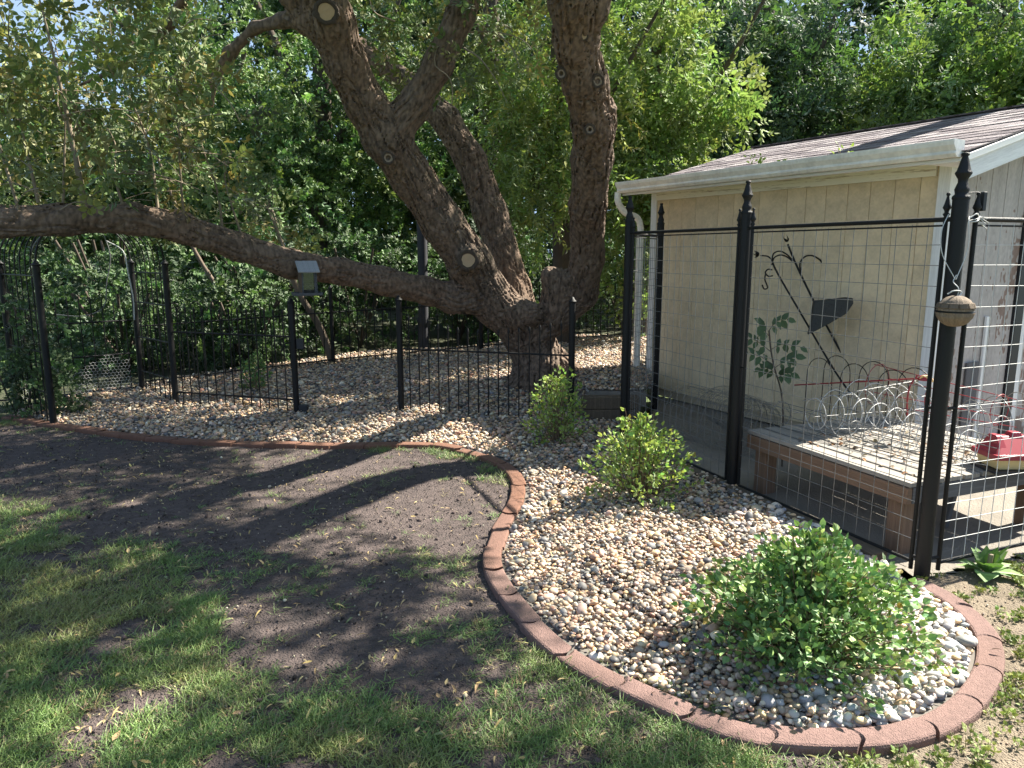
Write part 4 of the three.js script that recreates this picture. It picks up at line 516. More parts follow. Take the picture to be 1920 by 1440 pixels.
{ // red lidded box
  const p = fe(0.86, 0.422, 0.2), t = thing('red_lidded_box', 'cream box with a dark red hipped lid on the near end of the bench', 'box', [p.x, p.y, p.z + 0.0], TF - 0.35);
  const frus = (w0, d0, w1, d1, h, y) => { const g = new RoundedBoxGeometry(1, 1, 1, 3, 0.08), q = g.attributes.position; for (let i = 0; i < q.count; i++) { const k = q.getY(i) + 0.5; q.setXYZ(i, q.getX(i) * mixn(w0, w1, k), y + k * h, q.getZ(i) * mixn(d0, d1, k)); } g.computeVertexNormals(); return g; };
  part('base', frus(0.25, 0.17, 0.29, 0.2, 0.095, 0.01), M.cream, t); part('lid', frus(0.315, 0.225, 0.19, 0.05, 0.1, 0.085), M.redPlastic, t); part('lid_rim', frus(0.32, 0.23, 0.315, 0.225, 0.03, 0.07), M.redPlastic, t); part('lid_ridge', frus(0.07, 0.07, 0.05, 0.045, 0.03, 0.175), M.redPlastic, t); for (const x of [-0.1, 0.1]) { const g = frus(0.045, 0.2, 0.035, 0.06, 0.098, 0.092); g.translate(x, 0, 0); part('lid_rib', g, M.redPlastic, t); } part('tray', bx(0.34, 0.012, 0.25, 0, 0.006, 0, 0, 0.004), M.black, t);
}
{ // shepherd's hooks leaning on the wall
  const H = (label, pts, arms, r) => { const P = (q) => at(...q), o = P(pts[0]), t = thing('garden_hook', label, 'plant hook', [o.x, o.y, o.z]), loc = (a) => a.map((q) => P(q).sub(o)); part('stake', tube(loc(pts), r, 7, 20), M.iron, t); for (const [n, a] of arms) part(n, tube(loc(a), r * 0.8, 6, 24), M.iron, t); return [t, o]; };
  const fl = (t, o, q, d) => { const c = at(...q).sub(o); for (let i = 0; i < 8; i++) { const g = leafGeo(0.06, 0.022, 0.3, 0.5), a = i / 8 * 6.283; part('petal', put(g, c, d.clone().add(V(Math.cos(a) * 0.8, Math.sin(a) * 0.5, Math.sin(a) * 0.6)), a, i % 2 ? 1 : 0.7), M.iron, t); } };
  let [t, o] = H('left black garden hook with a scrolled arm leaning on the beige wall', [[1600, 745, -5.75], [1570, 703, -5.9], [1500, 585, -6.15], [1452, 501, -6.3], [1447, 487, -6.3]], [['arm', [[1447, 488, -6.3], [1451, 475, -6.3], [1462, 471, -6.3], [1475, 477, -6.3], [1487, 489, -6.3]]], ['arm', [[1447, 497, -6.3], [1452, 483, -6.28], [1464, 478, -6.28], [1476, 482, -6.28], [1486, 490, -6.28]]], ['scroll', [[1449, 517, -6.3], [1441, 518, -6.3], [1435, 511, -6.3], [1440, 505, -6.3], [1448, 506, -6.3]]], ['scroll', [[1436, 512, -6.3], [1434, 523, -6.3], [1439, 540, -6.3], [1433, 542, -6.3], [1429, 534, -6.3]]], ['flower_stem', [[1447, 487, -6.3], [1440, 481, -6.3], [1426, 479, -6.3]]]], 0.008); fl(t, o, [1424, 478, -6.3], V(-1, 0.1, 0));
  [t, o] = H('right black garden hook with a curled arm and flower tip leaning on the beige wall', [[1630, 750, -5.9], [1593, 689, -6.05], [1530, 573, -6.25], [1490, 490, -6.35], [1477, 458, -6.4]], [['arm', [[1502, 512, -6.32], [1500, 494, -6.32], [1508, 482, -6.32], [1521, 479, -6.32], [1537, 487, -6.32], [1546, 499, -6.32], [1553, 497, -6.32], [1552, 487, -6.32]]]], 0.009); fl(t, o, [1476, 454, -6.4], V(-0.35, 1, 0));
  const sh = new THREE.Shape(), c0 = at(1560, 610, -5.95), S = 5.95 / F, pp = [[1527, 566], [1590, 560], [1591, 567], [1581, 585], [1551, 606], [1533, 617], [1521, 625], [1524, 612], [1526, 577]].map(([x, y]) => new THREE.Vector2((x - 1560) * S, (610 - y) * S)); sh.setFromPoints(pp); const g = new THREE.ExtrudeGeometry(sh, { depth: 0.09, bevelEnabled: true, bevelSize: 0.008, bevelThickness: 0.02, bevelSegments: 3 }); g.rotateY(-0.3); const q = thing('wall_planter', 'dark grey pouch shaped planter between the two leaning hooks', 'planter', [c0.x, c0.y, c0.z - 0.02]); part('planter_body', g, std({ color: col(0.03, 0.032, 0.03), roughness: 0.8, bumpMap: tGrain, bumpScale: 0.003 }), q); const rim = pp.slice(0, 3).map((v) => V(v.x, v.y, 0.02)); const rg = tube(rim, 0.007, 6); rg.rotateY(-0.3); part('rim', rg, M.iron, q);
}
{ // young plant with oval leaves
  const o = at(1466, 742, -5.35), t = thing('leafy_sapling', 'young plant with dark oval leaves before the beige wall, left of the hooks', 'plant', [o.x, 0, o.z]); seed = 19; const loc = (x, y, z) => at(x, y, z).sub(t.position), st = [], lg = [leafGeo(0.075, 0.046, 0.15, 0.15), leafGeo(0.065, 0.04, 0.2, 0.25)], lm = [leafMat({ color: col(0.045, 0.085, 0.035), transmission: 0.25 }), leafMat({ color: col(0.06, 0.105, 0.04), transmission: 0.25 })];
  const main = [[1466, 900], [1466, 742], [1452, 690], [1446, 660], [1442, 620]].map(([x, y]) => loc(x, y, -5.35)); st.push(tube(main, 0.006, 6, 20));
  for (const br of [[[1446, 660], [1420, 640], [1400, 630]], [[1450, 685], [1425, 668], [1403, 660]], [[1442, 620], [1456, 602], [1475, 598]], [[1446, 655], [1470, 645], [1500, 650]], [[1452, 690], [1475, 675], [1490, 668]], [[1455, 700], [1440, 690], [1425, 690]], [[1442, 630], [1430, 615], [1425, 605]], [[1458, 710], [1470, 700], [1482, 700]]]) {
    const z = -5.35 + gauss() * 0.08, b = br.map(([x, y], i) => loc(x, y, i ? z : -5.35)), cv = new THREE.CatmullRomCurve3(b); st.push(taper(cv, 8, (u) => 0.003 * (1 - 0.5 * u), 5));
    for (let k = 0; k < 7; k++) { const u = k === 6 ? 1 : 0.25 + 0.25 * (k >> 1), p = cv.getPoint(u), d = cv.getTangent(u), sd = V(0, 1, 0.2).cross(d).normalize(), s = k === 6 ? 0 : k & 1 ? 1 : -1, dir = d.clone().multiplyScalar(0.5).addScaledVector(V(0, 1, 0), s * 0.7).add(V(0, -0.25, 0.2)); const L = part('leaf', lg[k & 1], lm[(k + 1) & 1], t); L.position.copy(p); const X = dir.clone().normalize(), Z = V(gauss() * 0.3, 0.35 + gauss() * 0.3, 1); Z.addScaledVector(X, -Z.dot(X)).normalize(); const Y = X.clone(), XX = Y.clone().cross(Z); L.quaternion.setFromRotationMatrix(new THREE.Matrix4().makeBasis(XX, Y, Z)); L.scale.setScalar(rr(0.8, 1.2)); }
  }
  part('stems', st, M.darkTwig, t);
}
{ // black hoop edging, wire netting, wicker chair back, glass of small things
  const t = thing('hoop_edging', 'low black wire hoop edging standing behind the cages by the beige wall', 'edging', [0, 0, 0]); const A = fe(1.3, 0.42, 2.15), B = fe(1.35, 0.42, 1.15); t.position.copy(A); const d = B.clone().sub(A); for (let i = 0; i < 6; i++) { const c = d.clone().multiplyScalar((i + 0.5) / 6), w = d.length() / 6 * 0.75, u = d.clone().normalize(), h = 0.34 + 0.04 * (i % 2); const P = []; for (let k = 0; k <= 14; k++) { const a = k / 14 * Math.PI; P.push(c.clone().addScaledVector(u, -Math.cos(a) * w).setY(h - w + Math.sin(a) * w)); } P.unshift(P[0].clone().setY(-0.3)); P.push(P[P.length - 1].clone().setY(-0.3)); part('hoop', tube(P, 0.0035, 5, 40), M.iron, t); }
  const n = thing('wire_netting', 'heap of fine grey wire netting on the ground before the beige wall', 'netting'); n.position.copy(fe(0.62, 0.02, 2.35)); seed = 23; const ring = [], mats = M.wire;
  for (let k = 0; k < 2; k++) { const R = 0.26 - 0.06 * k, L = 0.95, g = []; for (let i = 0; i < 26; i++) { const c = new THREE.TorusGeometry(R * (1 + 0.06 * gauss()), 0.0013, 3, 30); c.scale(1, 0.85, 1); c.translate(0, R * 0.85, -L / 2 + L * i / 25 + gauss() * 0.01); g.push(c); } for (let i = 0; i < 26; i++) { const a = i / 26 * 6.283; g.push(rod(V(Math.cos(a) * R, R * 0.85 + Math.sin(a) * R * 0.85, -L / 2), V(Math.cos(a + 0.2) * R, R * 0.85 + Math.sin(a + 0.2) * R * 0.85, L / 2), 0.0013, 3)); } const m = merge(g); m.rotateY(TF + 0.2 - 0.5 * k); m.translate(k * 0.28, 0, k * -0.5); part('netting_roll', m, M.wire, n); }
  const c0 = fe(1.42, 0, -0.02), w = thing('wicker_chair', 'brown wicker chair back at the right edge behind the bench', 'chair', [c0.x, 0, c0.z], TF - 0.15); const sh = new THREE.Shape(); sh.moveTo(-0.02, 0.3); sh.lineTo(0.0, 0.78); sh.quadraticCurveTo(0.05, 0.92, 0.2, 0.95); sh.lineTo(0.5, 0.95); sh.lineTo(0.5, 0.3); const g = new THREE.ExtrudeGeometry(sh, { depth: 0.03, bevelEnabled: true, bevelSize: 0.008, bevelThickness: 0.008, bevelSegments: 2 }); g.rotateX(-0.12); part('backrest', g, M.wicker, w); const wv = []; for (let i = 0; i < 26; i++) { const y = 0.34 + i * 0.0225; const x0 = y > 0.78 ? 0.02 + (y - 0.78) * 0.6 : 0.0; wv.push(tube([V(x0, y, 0.045), V(0.16, y + 0.002, 0.052), V(0.32, y, 0.045), V(0.49, y, 0.05)].map((p) => p.applyAxisAngle(V(1, 0, 0), -0.12)), 0.008, 5, 10)); } part('weave', wv, M.wicker, w); part('seat', bx(0.52, 0.05, 0.46, 0.24, 0.36, 0.25, 0, 0.015), M.wicker, w); for (const [x, z] of [[0.02, 0.05], [0.46, 0.05], [0.02, 0.44], [0.46, 0.44]]) part('leg', rod(V(x, 0, z), V(x, 0.34, z), 0.018, 8), M.wicker, w);
}

// ---------------------------------------------------------------- black iron fences and the arbor
const cap = (r) => lathe([[r * 1.05, 0], [r * 1.25, 0.005], [r * 1.25, 0.014], [r * 0.7, 0.03], [r * 0.5, 0.045], [0, 0.055]], 12);
function ironPost(label, p, h, r = 0.03) { const y = ht(p.x, p.z), t = thing('iron_post', label, 'post', [p.x, y, p.z]); part('shaft', new THREE.CylinderGeometry(r, r, h, 12).translate(0, h / 2, 0), M.iron, t); const c = cap(r); c.translate(0, h, 0); part('post_cap', c, M.iron, t); const f = new THREE.CylinderGeometry(r * 1.25, r * 1.4, 0.05, 12); f.translate(0, 0.02, 0); part('foot', f, M.iron, t); return t; }
const spear = lathe([[0.006, 0], [0.011, 0.006], [0.007, 0.014], [0.013, 0.03], [0.008, 0.05], [0, 0.07]], 8);
function fenceRun(name, label, A, B, { space = 0.1, rails = [0.15, 0.78], top = () => 1.0, tip = true, hoops = false, r = 0.0062, base = 0.05, group, cat = 'fence' } = {}) {
  const d = B.clone().sub(A).setY(0), L = d.length(), t = thing(name, label, cat, [A.x, 0, A.z], Math.atan2(-d.z, d.x), group), n = Math.round(L / space), u = d.clone().normalize(), gy = (x) => ht(A.x + u.x * x, A.z + u.z * x);
  for (const y of rails) part('rail', rod(V(0, y + gy(0), 0), V(L, y + gy(L), 0), 0.0095, 6), M.iron, t);
  for (let i = 1; i < n; i++) { const x = L * i / n, h = top(i / n); part('picket', rod(V(x, gy(x) + base, 0.004), V(x, gy(x) + h, 0.004), r, 6), M.iron, t); if (tip) { const s = spear.clone(); s.translate(x, gy(x) + h, 0.004); part('picket_tip', s, M.iron, t); } }
  if (hoops) for (let i = 1; i < n - 1; i += 2) { const x0 = L * i / n, x1 = L * (i + 1) / n, y = gy(x0) + top(0), P = []; for (let k = 0; k <= 8; k++) { const a = k / 8 * Math.PI; P.push(V(mixn(x0, x1, 0.5 - 0.5 * Math.cos(a)), y + Math.sin(a) * space * 0.75, 0.004)); } part('picket_hoop', tube(P, r * 0.9, 6, 14), M.iron, t); }
  return t;
}
const GL = gp(753, 779), GR = gp(1070, 797), FL = gp(557, 781), AD = gp(331, 766), AB = gp(101, 798);
const AC = V(-4.12, 0, -8.08), AA = V(-5.02, 0, -7.32);
ironPost('thin black post on the left side of the spear topped gate before the big tree', GL, 1.12); ironPost('thin black post on the right side of the spear topped gate, behind the pale bush', GR, 1.14); ironPost('black post right of the left gate under the bird feeder', FL, 1.1);
fenceRun('iron_gate', 'low spear topped iron gate standing before the foot of the big tree', GL, GR, { rails: [0.655], top: (u) => 0.93 - 0.12 * Math.sin(u * Math.PI) * (u > 0.2 ? 1 : 0.5), base: 0.03, cat: 'gate' });
fenceRun('iron_gate', 'left iron fence gate between the arbor and the post under the bird feeder', AD, FL, { rails: [0.16, 0.78], top: () => 0.98, base: 0.02, cat: 'gate' });
{ const t = thing('gate_latch', 'small dark latch block on the post under the bird feeder', 'latch', [FL.x + 0.05, 0, FL.z]); part('latch_body', bx(0.07, 0.1, 0.05, 0.02, 0.72, 0, 0, 0.005), M.black, t); part('latch_handle', tube([V(-0.06, 0.74, 0.02), V(-0.12, 0.72, 0.03), V(-0.15, 0.66, 0.02)], 0.006, 6), M.iron, t); part('gate_stop', bx(0.09, 0.1, 0.06, 0.02, 0.07, 0, 0, 0.01), M.black, t); }
// arbor
{
  const t = thing('garden_arbor', 'black iron arbor with hooped roof at the left under the low limb', 'arbor'), H = 1.47; t.position.copy(AB); const loc = (p, y) => p.clone().sub(AB).setY(y);
  for (const p of [AA, AB, AC, AD]) { part('post', rod(loc(p, 0), loc(p, H), 0.03, 12), M.iron, t); const c = cap(0.03); c.translate(p.x - AB.x, H, p.z - AB.z); part('post_cap', c, M.iron, t); }
  for (const [a, b] of [[AB, AA], [AD, AC]]) { for (const y of [0.3, 0.68, 1.06, 1.38]) part('cross_bar', rod(loc(a, y), loc(b, y), 0.008, 6), M.iron, t); for (let i = 1; i < 7; i++) { const p = a.clone().lerp(b, i / 7); part('side_bar', rod(loc(p, 0.02), loc(p, 1.4), 0.0062, 6), M.iron, t); } }
  for (let i = 0; i <= 7; i++) { const a = AB.clone().lerp(AA, i / 7), b = AD.clone().lerp(AC, i / 7), P = [loc(a, 1.36)]; for (let k = 0; k <= 14; k++) { const u = k / 14 * Math.PI; P.push(a.clone().lerp(b, 0.5 - 0.5 * Math.cos(u)).sub(AB).setY(1.45 + 0.5 * Math.pow(Math.sin(u), 0.8))); } P.push(loc(b, 1.36)); part('roof_hoop', tube(P, i % 7 ? 0.0062 : 0.009, 6, 40), M.iron, t); }
  const cab = tube([[62, 500], [57, 450], [75, 415], [130, 395]].map(([x, y]) => at(x, y + 30, -7.6).sub(AB)), 0.006, 6), cb = tube([[200, 452], [230, 470], [240, 510], [250, 560], [252, 600]].map(([x, y]) => at(x, y, -7.9).sub(AB)), 0.007, 6), cc = tube([[195, 440], [207, 480], [200, 530], [195, 575], [160, 592], [105, 590]].map(([x, y]) => at(x, y, -7.95).sub(AB)), 0.005, 6);
  part('loose_cable', cab, M.wire, t, 'pale cable'); part('loose_cable', cb, M.wireWhite, t, 'pale cable'); part('loose_cable', cc, M.wire, t, 'pale cable');
  const d = AC.clone().sub(AA).setY(0), L = d.length() - 0.1, g = thing('arbor_gate', 'iron gate with torn chicken wire at the back of the arbor', 'gate', [AA.x + d.x / d.length() * 0.05, 0, AA.z + d.z / d.length() * 0.05], Math.atan2(-d.z, d.x));
  for (const y of [0.12, 0.5, 0.86]) part('rail', rod(V(0, y, 0), V(L, y, 0), 0.009, 6), M.iron, g); for (let i = 0; i < 10; i++) { const x = L * (i + 0.5) / 10; part('picket', rod(V(x, 0.03, 0), V(x, 1.02 + 0.12 * Math.sin(i / 9 * 3.14), 0), 0.006, 6), M.iron, g); }
  const hex = []; seed = 51; const s = 0.021, wz = (x, y) => 0.02 + 0.018 * N3(x * 5, y * 5, 2); for (let j = 0; j < 17; j++) for (let i = 0; i < Math.floor(L / (s * 1.732)); i++) { const x = (i + (j & 1) * 0.5 + 0.3) * s * 1.732, y = 0.06 + j * s * 1.5, q = (a, b) => V(a, b, wz(a, b)); if (x > L - 0.05 || (y > 0.42 + 0.12 * N3(x * 3, 1, 2))) continue; hex.push(rod(q(x, y), q(x, y + s), 0.0014, 3), rod(q(x, y + s), q(x + s * 0.866, y + s * 1.5), 0.0014, 3), rod(q(x, y + s), q(x - s * 0.866, y + s * 1.5), 0.0014, 3)); } part('chicken_wire', hex, M.wireWhite, g, 'torn grey hexagonal wire');
  const kb = thing('threshold_board', 'pale board lying on the ground beneath the arbor gate', 'board', [AA.x + d.x / 2, 0, AA.z + d.z / 2 + 0.02], Math.atan2(-d.z, d.x)); part('board', bx(L, 0.05, 0.07, 0, 0.03, 0, 0, 0.008), M.deck[2], kb);
}
// back fence in three runs, with posts
{
  const pts = [V(-4.15, 0, -8.12), V(-2.35, 0, -9.6), V(-0.45, 0, -10.7), V(1.9, 0, -11.3)];
  const lb = ['back iron fence behind the left gate, hoop topped', 'back iron fence beneath the bird feeder, hoop topped', 'back iron fence behind the foot of the big tree'];
  for (let i = 0; i < 3; i++) fenceRun('iron_fence', lb[i], pts[i], pts[i + 1], { rails: [0.1, 0.72], top: () => 0.86, tip: false, hoops: true, space: 0.115 });
  ironPost('slim black post of the back fence left of the bird feeder', pts[1], 1.02, 0.026); ironPost('slim black post of the back fence behind the gate post', pts[2], 1.05, 0.032);
  fenceRun('iron_fence', 'fragment of iron fence at the left edge beside the arbor', V(-7.0, 0, -6.9), V(-5.1, 0, -7.35), { rails: [0.1, 0.72], top: () => 0.9, tip: false, hoops: true, space: 0.115 });
  const t = thing('wire_fence', 'fine grey mesh fence between the big tree and the shed', 'fence', [0.4, 0, -10.75]); const mm = []; const y0 = ht(1, -10.8); for (let i = 0; i < 24; i++) mm.push(rod(V(i * 0.06, y0, 0), V(i * 0.06, y0 + 0.75, 0), 0.0016, 3)); part('upright_wires', mm, M.wire, t); for (let j = 0; j < 10; j++) part('wire', rod(V(0, y0 + 0.04 + j * 0.077, 0), V(1.4, y0 + 0.04 + j * 0.077, 0), 0.0018, 4), M.wire, t); for (const x of [0, 1.4]) part('stake', rod(V(x, y0 - 0.1, 0), V(x, y0 + 0.85, 0), 0.012, 6), M.iron, t);
  const b = at(795, 640, -11.2), dp = thing('dark_pole', 'dark upright pole behind the back fence left of the main stem', 'pole', [b.x, 0, b.z]); part('pole', tube([V(0, 0, 0), V(0, 0.8, 0), V(0.005, 1.6, 0), V(0, 2.2, 0)], 0.075, 12), std({ color: col(0.035, 0.036, 0.045), roughness: 0.8, map: tBlotch }), dp); part('cap', lathe([[0.08, 0], [0.08, 0.02], [0, 0.05]], 12).translate(0, 2.2, 0), M.black, dp); part('lower_band', new THREE.CylinderGeometry(0.08, 0.08, 0.05, 12).translate(0, 0.5, 0), M.black, dp);
}
{ // bird feeder on the low limb
  const o = at(578, 552, -6.78), t = thing('bird_feeder', 'grey weathered house shaped bird feeder fixed on the low limb', 'bird feeder', [o.x, o.y, o.z], 0.42);
  part('tray', [bx(0.25, 0.016, 0.2, -0.01, 0, 0.0, 0, 0.003)], M.feeder, t); for (const [w, d, x, z] of [[0.25, 0.01, -0.01, 0.098], [0.25, 0.01, -0.01, -0.098], [0.01, 0.18, 0.112, 0], [0.01, 0.18, -0.132, 0]]) part('tray_edge', bx(w, 0.022, d, x, 0.008, z), M.feeder, t);
  part('side_panel', bx(0.014, 0.21, 0.14, 0.068, 0.115, 0, 0, 0.002), M.feeder, t); part('side_panel', bx(0.014, 0.21, 0.14, -0.068, 0.115, 0, 0, 0.002), std({ color: col(0.13, 0.09, 0.06), roughness: 0.9, map: clone(tWood, 4) }), t, 'brown side board'); part('back_panel', bx(0.12, 0.21, 0.012, 0, 0.115, -0.062), M.feeder, t);
  part('glass_panel', bx(0.118, 0.16, 0.004, 0, 0.125, 0.058), M.glass, t); part('frame', [bx(0.012, 0.2, 0.012, 0.055, 0.115, 0.066), bx(0.012, 0.2, 0.012, -0.055, 0.115, 0.066), bx(0.098, 0.014, 0.012, 0, 0.208, 0.066)], M.feeder, t); part('seed', bx(0.115, 0.08, 0.1, 0, 0.06, 0), std({ color: col(0.05, 0.045, 0.04), roughness: 1, bumpMap: tGrain, bumpScale: 0.006 }), t);
  const rf = bx(0.19, 0.014, 0.2, 0, 0, 0, 0, 0.003); rf.rotateX(0.5); rf.translate(0, 0.25, 0.03); part('lid', rf, std({ color: col(0.3, 0.31, 0.33), roughness: 0.6, map: clone(tWood, 4) }), t, 'pale grey slanted lid'); part('bracket', bx(0.05, 0.22, 0.03, 0, 0.12, -0.09), M.black, t);
}

// ---------------------------------------------------------------- bushes
function bush(name, label, x, z, R, H, { stems = 26, per = 46, leaf, c, c2, size = 1, shoots = 0, m = LM, low = 0.12, dx = 0 }) {
  const t = thing(name, label, 'bush', [x, ht(x, z), z]), st = [], list = [];
  for (let i = 0; i < stems + shoots; i++) {
    const sh = i >= stems, a = i * 2.39996, e = Math.sqrt((i % stems + 0.5) / stems), rim = R * e * rr(0.85, 1.08), h = sh ? H * rr(1.0, 1.22) : H * (Math.pow(Math.max(0.02, 1 - Math.pow(e, 3.4)), 0.6) * rr(0.74, 1.02) + low * 0.4), s = sh ? rr(0.2, 0.85) : 1, b = V(Math.cos(a) * R * 0.16 * e, 0, Math.sin(a) * R * 0.16 * e), end = V(Math.cos(a) * rim * s + dx * h, h, Math.sin(a) * rim * s * 0.9);
    const cv = new THREE.QuadraticBezierCurve3(b, V(end.x * 0.55, h * (0.55 + 0.3 * (1 - e)), end.z * 0.55), end); st.push(taper(cv, 7, (u) => 0.0045 * (1 - 0.7 * u) * (0.7 + R * 0.6), 5));
    const n = sh ? per * 0.4 : per;
    for (let k = 0; k < n; k++) { const u = sh ? rr(0.5, 1.02) : Math.pow(rnd(), 0.55) * 0.98 + 0.02; if (u < low) continue; const p = cv.getPoint(Math.min(1, u)), off = sh ? 0.012 : 0.075 * R * 1.9 * (1.1 - 0.5 * u), d = V(gauss(), gauss() * 0.7 + 0.25, gauss()).normalize(); p.addScaledVector(d, off * Math.pow(rnd(), 0.5)); if (p.y < 0.01) continue; if (k % 9 === 0 && !sh) st.push(rod(cv.getPoint(Math.min(1, u * 0.96)), p, 0.0012, 3)); d.multiplyScalar(0.8).add(V(p.x, 0.1, p.z).normalize().multiplyScalar(0.7)); list.push([p, qdir(d, rnd() * 6.28), size * rr(0.65, 1.2), vary(rnd() < 0.03 ? gold : rnd() < 0.3 ? c2 : c, 0.26, 0.12)]); }
  }
  part('stems', st, std({ color: col(0.15, 0.1, 0.06), roughness: 0.9 }), t); inst('foliage', leaf, m, list, t); return t;
}
seed = 61; const lRound = leafGeo(0.036, 0.03, 0.25, 0.2);
bush('garden_bush', 'large dark green bush on the pebbles in the foreground, wider than the others', 1.16, -2.68, 0.51, 0.455, { stems: 92, per: 62, leaf: lRound, c: cG([0.13, 0.25, 0.06]), c2: cG([0.26, 0.38, 0.09]), size: 0.84, shoots: 26, m: LMgloss, low: 0.03 });
bush('garden_bush', 'middle sized pale green bush with upright shoots before the wire fence', 0.82, -4.55, 0.4, 0.5, { stems: 46, per: 36, leaf: leafGeo(0.034, 0.024, 0.25, 0.2), c: cG([0.32, 0.43, 0.075]), c2: cG([0.2, 0.31, 0.06]), shoots: 20, m: LMthin, low: 0.2 });
bush('garden_bush', 'smallest pale green bush, farthest back beside the spear topped gate', 0.37, -5.93, 0.3, 0.54, { stems: 36, per: 32, leaf: leafGeo(0.034, 0.022, 0.25, 0.2), c: cG([0.31, 0.42, 0.07]), c2: cG([0.2, 0.3, 0.055]), shoots: 12, m: LMthin, low: 0.2 });
bush('garden_bush', 'tiny dark bush in the shade behind the left fence gate', -2.85, -8.05, 0.2, 0.42, { stems: 18, per: 34, leaf: leafGeo(0.036, 0.022), c: cG([0.1, 0.2, 0.048]), c2: cG([0.22, 0.33, 0.075]), low: 0.15 });
{ // dock plant at the fence foot
  const p = V(2.4, 0, -3.5), t = thing('leafy_weed', 'bright green broad leaved weed at the foot of the right wire panel', 'weed', [p.x, 0, p.z]); seed = 71; const lg = [leafGeo(0.16, 0.1, 0.12, 0.35), leafGeo(0.11, 0.075, 0.15, 0.5)], m = [leafMat({ color: col(0.15, 0.3, 0.03), transmission: 0.45 }), leafMat({ color: col(0.11, 0.23, 0.03), transmission: 0.45 })];
  for (let i = 0; i < 17; i++) { const a = i * 2.4, e = rr(0.2, 1.3), d = V(Math.cos(a) * (1.35 - e), e + 0.12, Math.sin(a) * (1.35 - e)), o = part('leaf', lg[i & 1], m[(i >> 1) & 1], t); const q = qdir(d); const zz = V(0, 0, 1).applyQuaternion(q), want = V(-d.x, 1.2, -d.z).projectOnPlane(d.clone().normalize()).normalize(); o.quaternion.copy(qdir(d, Math.atan2(want.dot(V(1, 0, 0).applyQuaternion(q)), want.dot(zz)))); o.position.set(Math.cos(a) * 0.02, 0.01, Math.sin(a) * 0.02); o.scale.setScalar(rr(0.7, 1.2)); }
  part('stem', rod(V(0, -0.02, 0), V(0.01, 0.1, 0), 0.012, 7), M.twig, t);
}

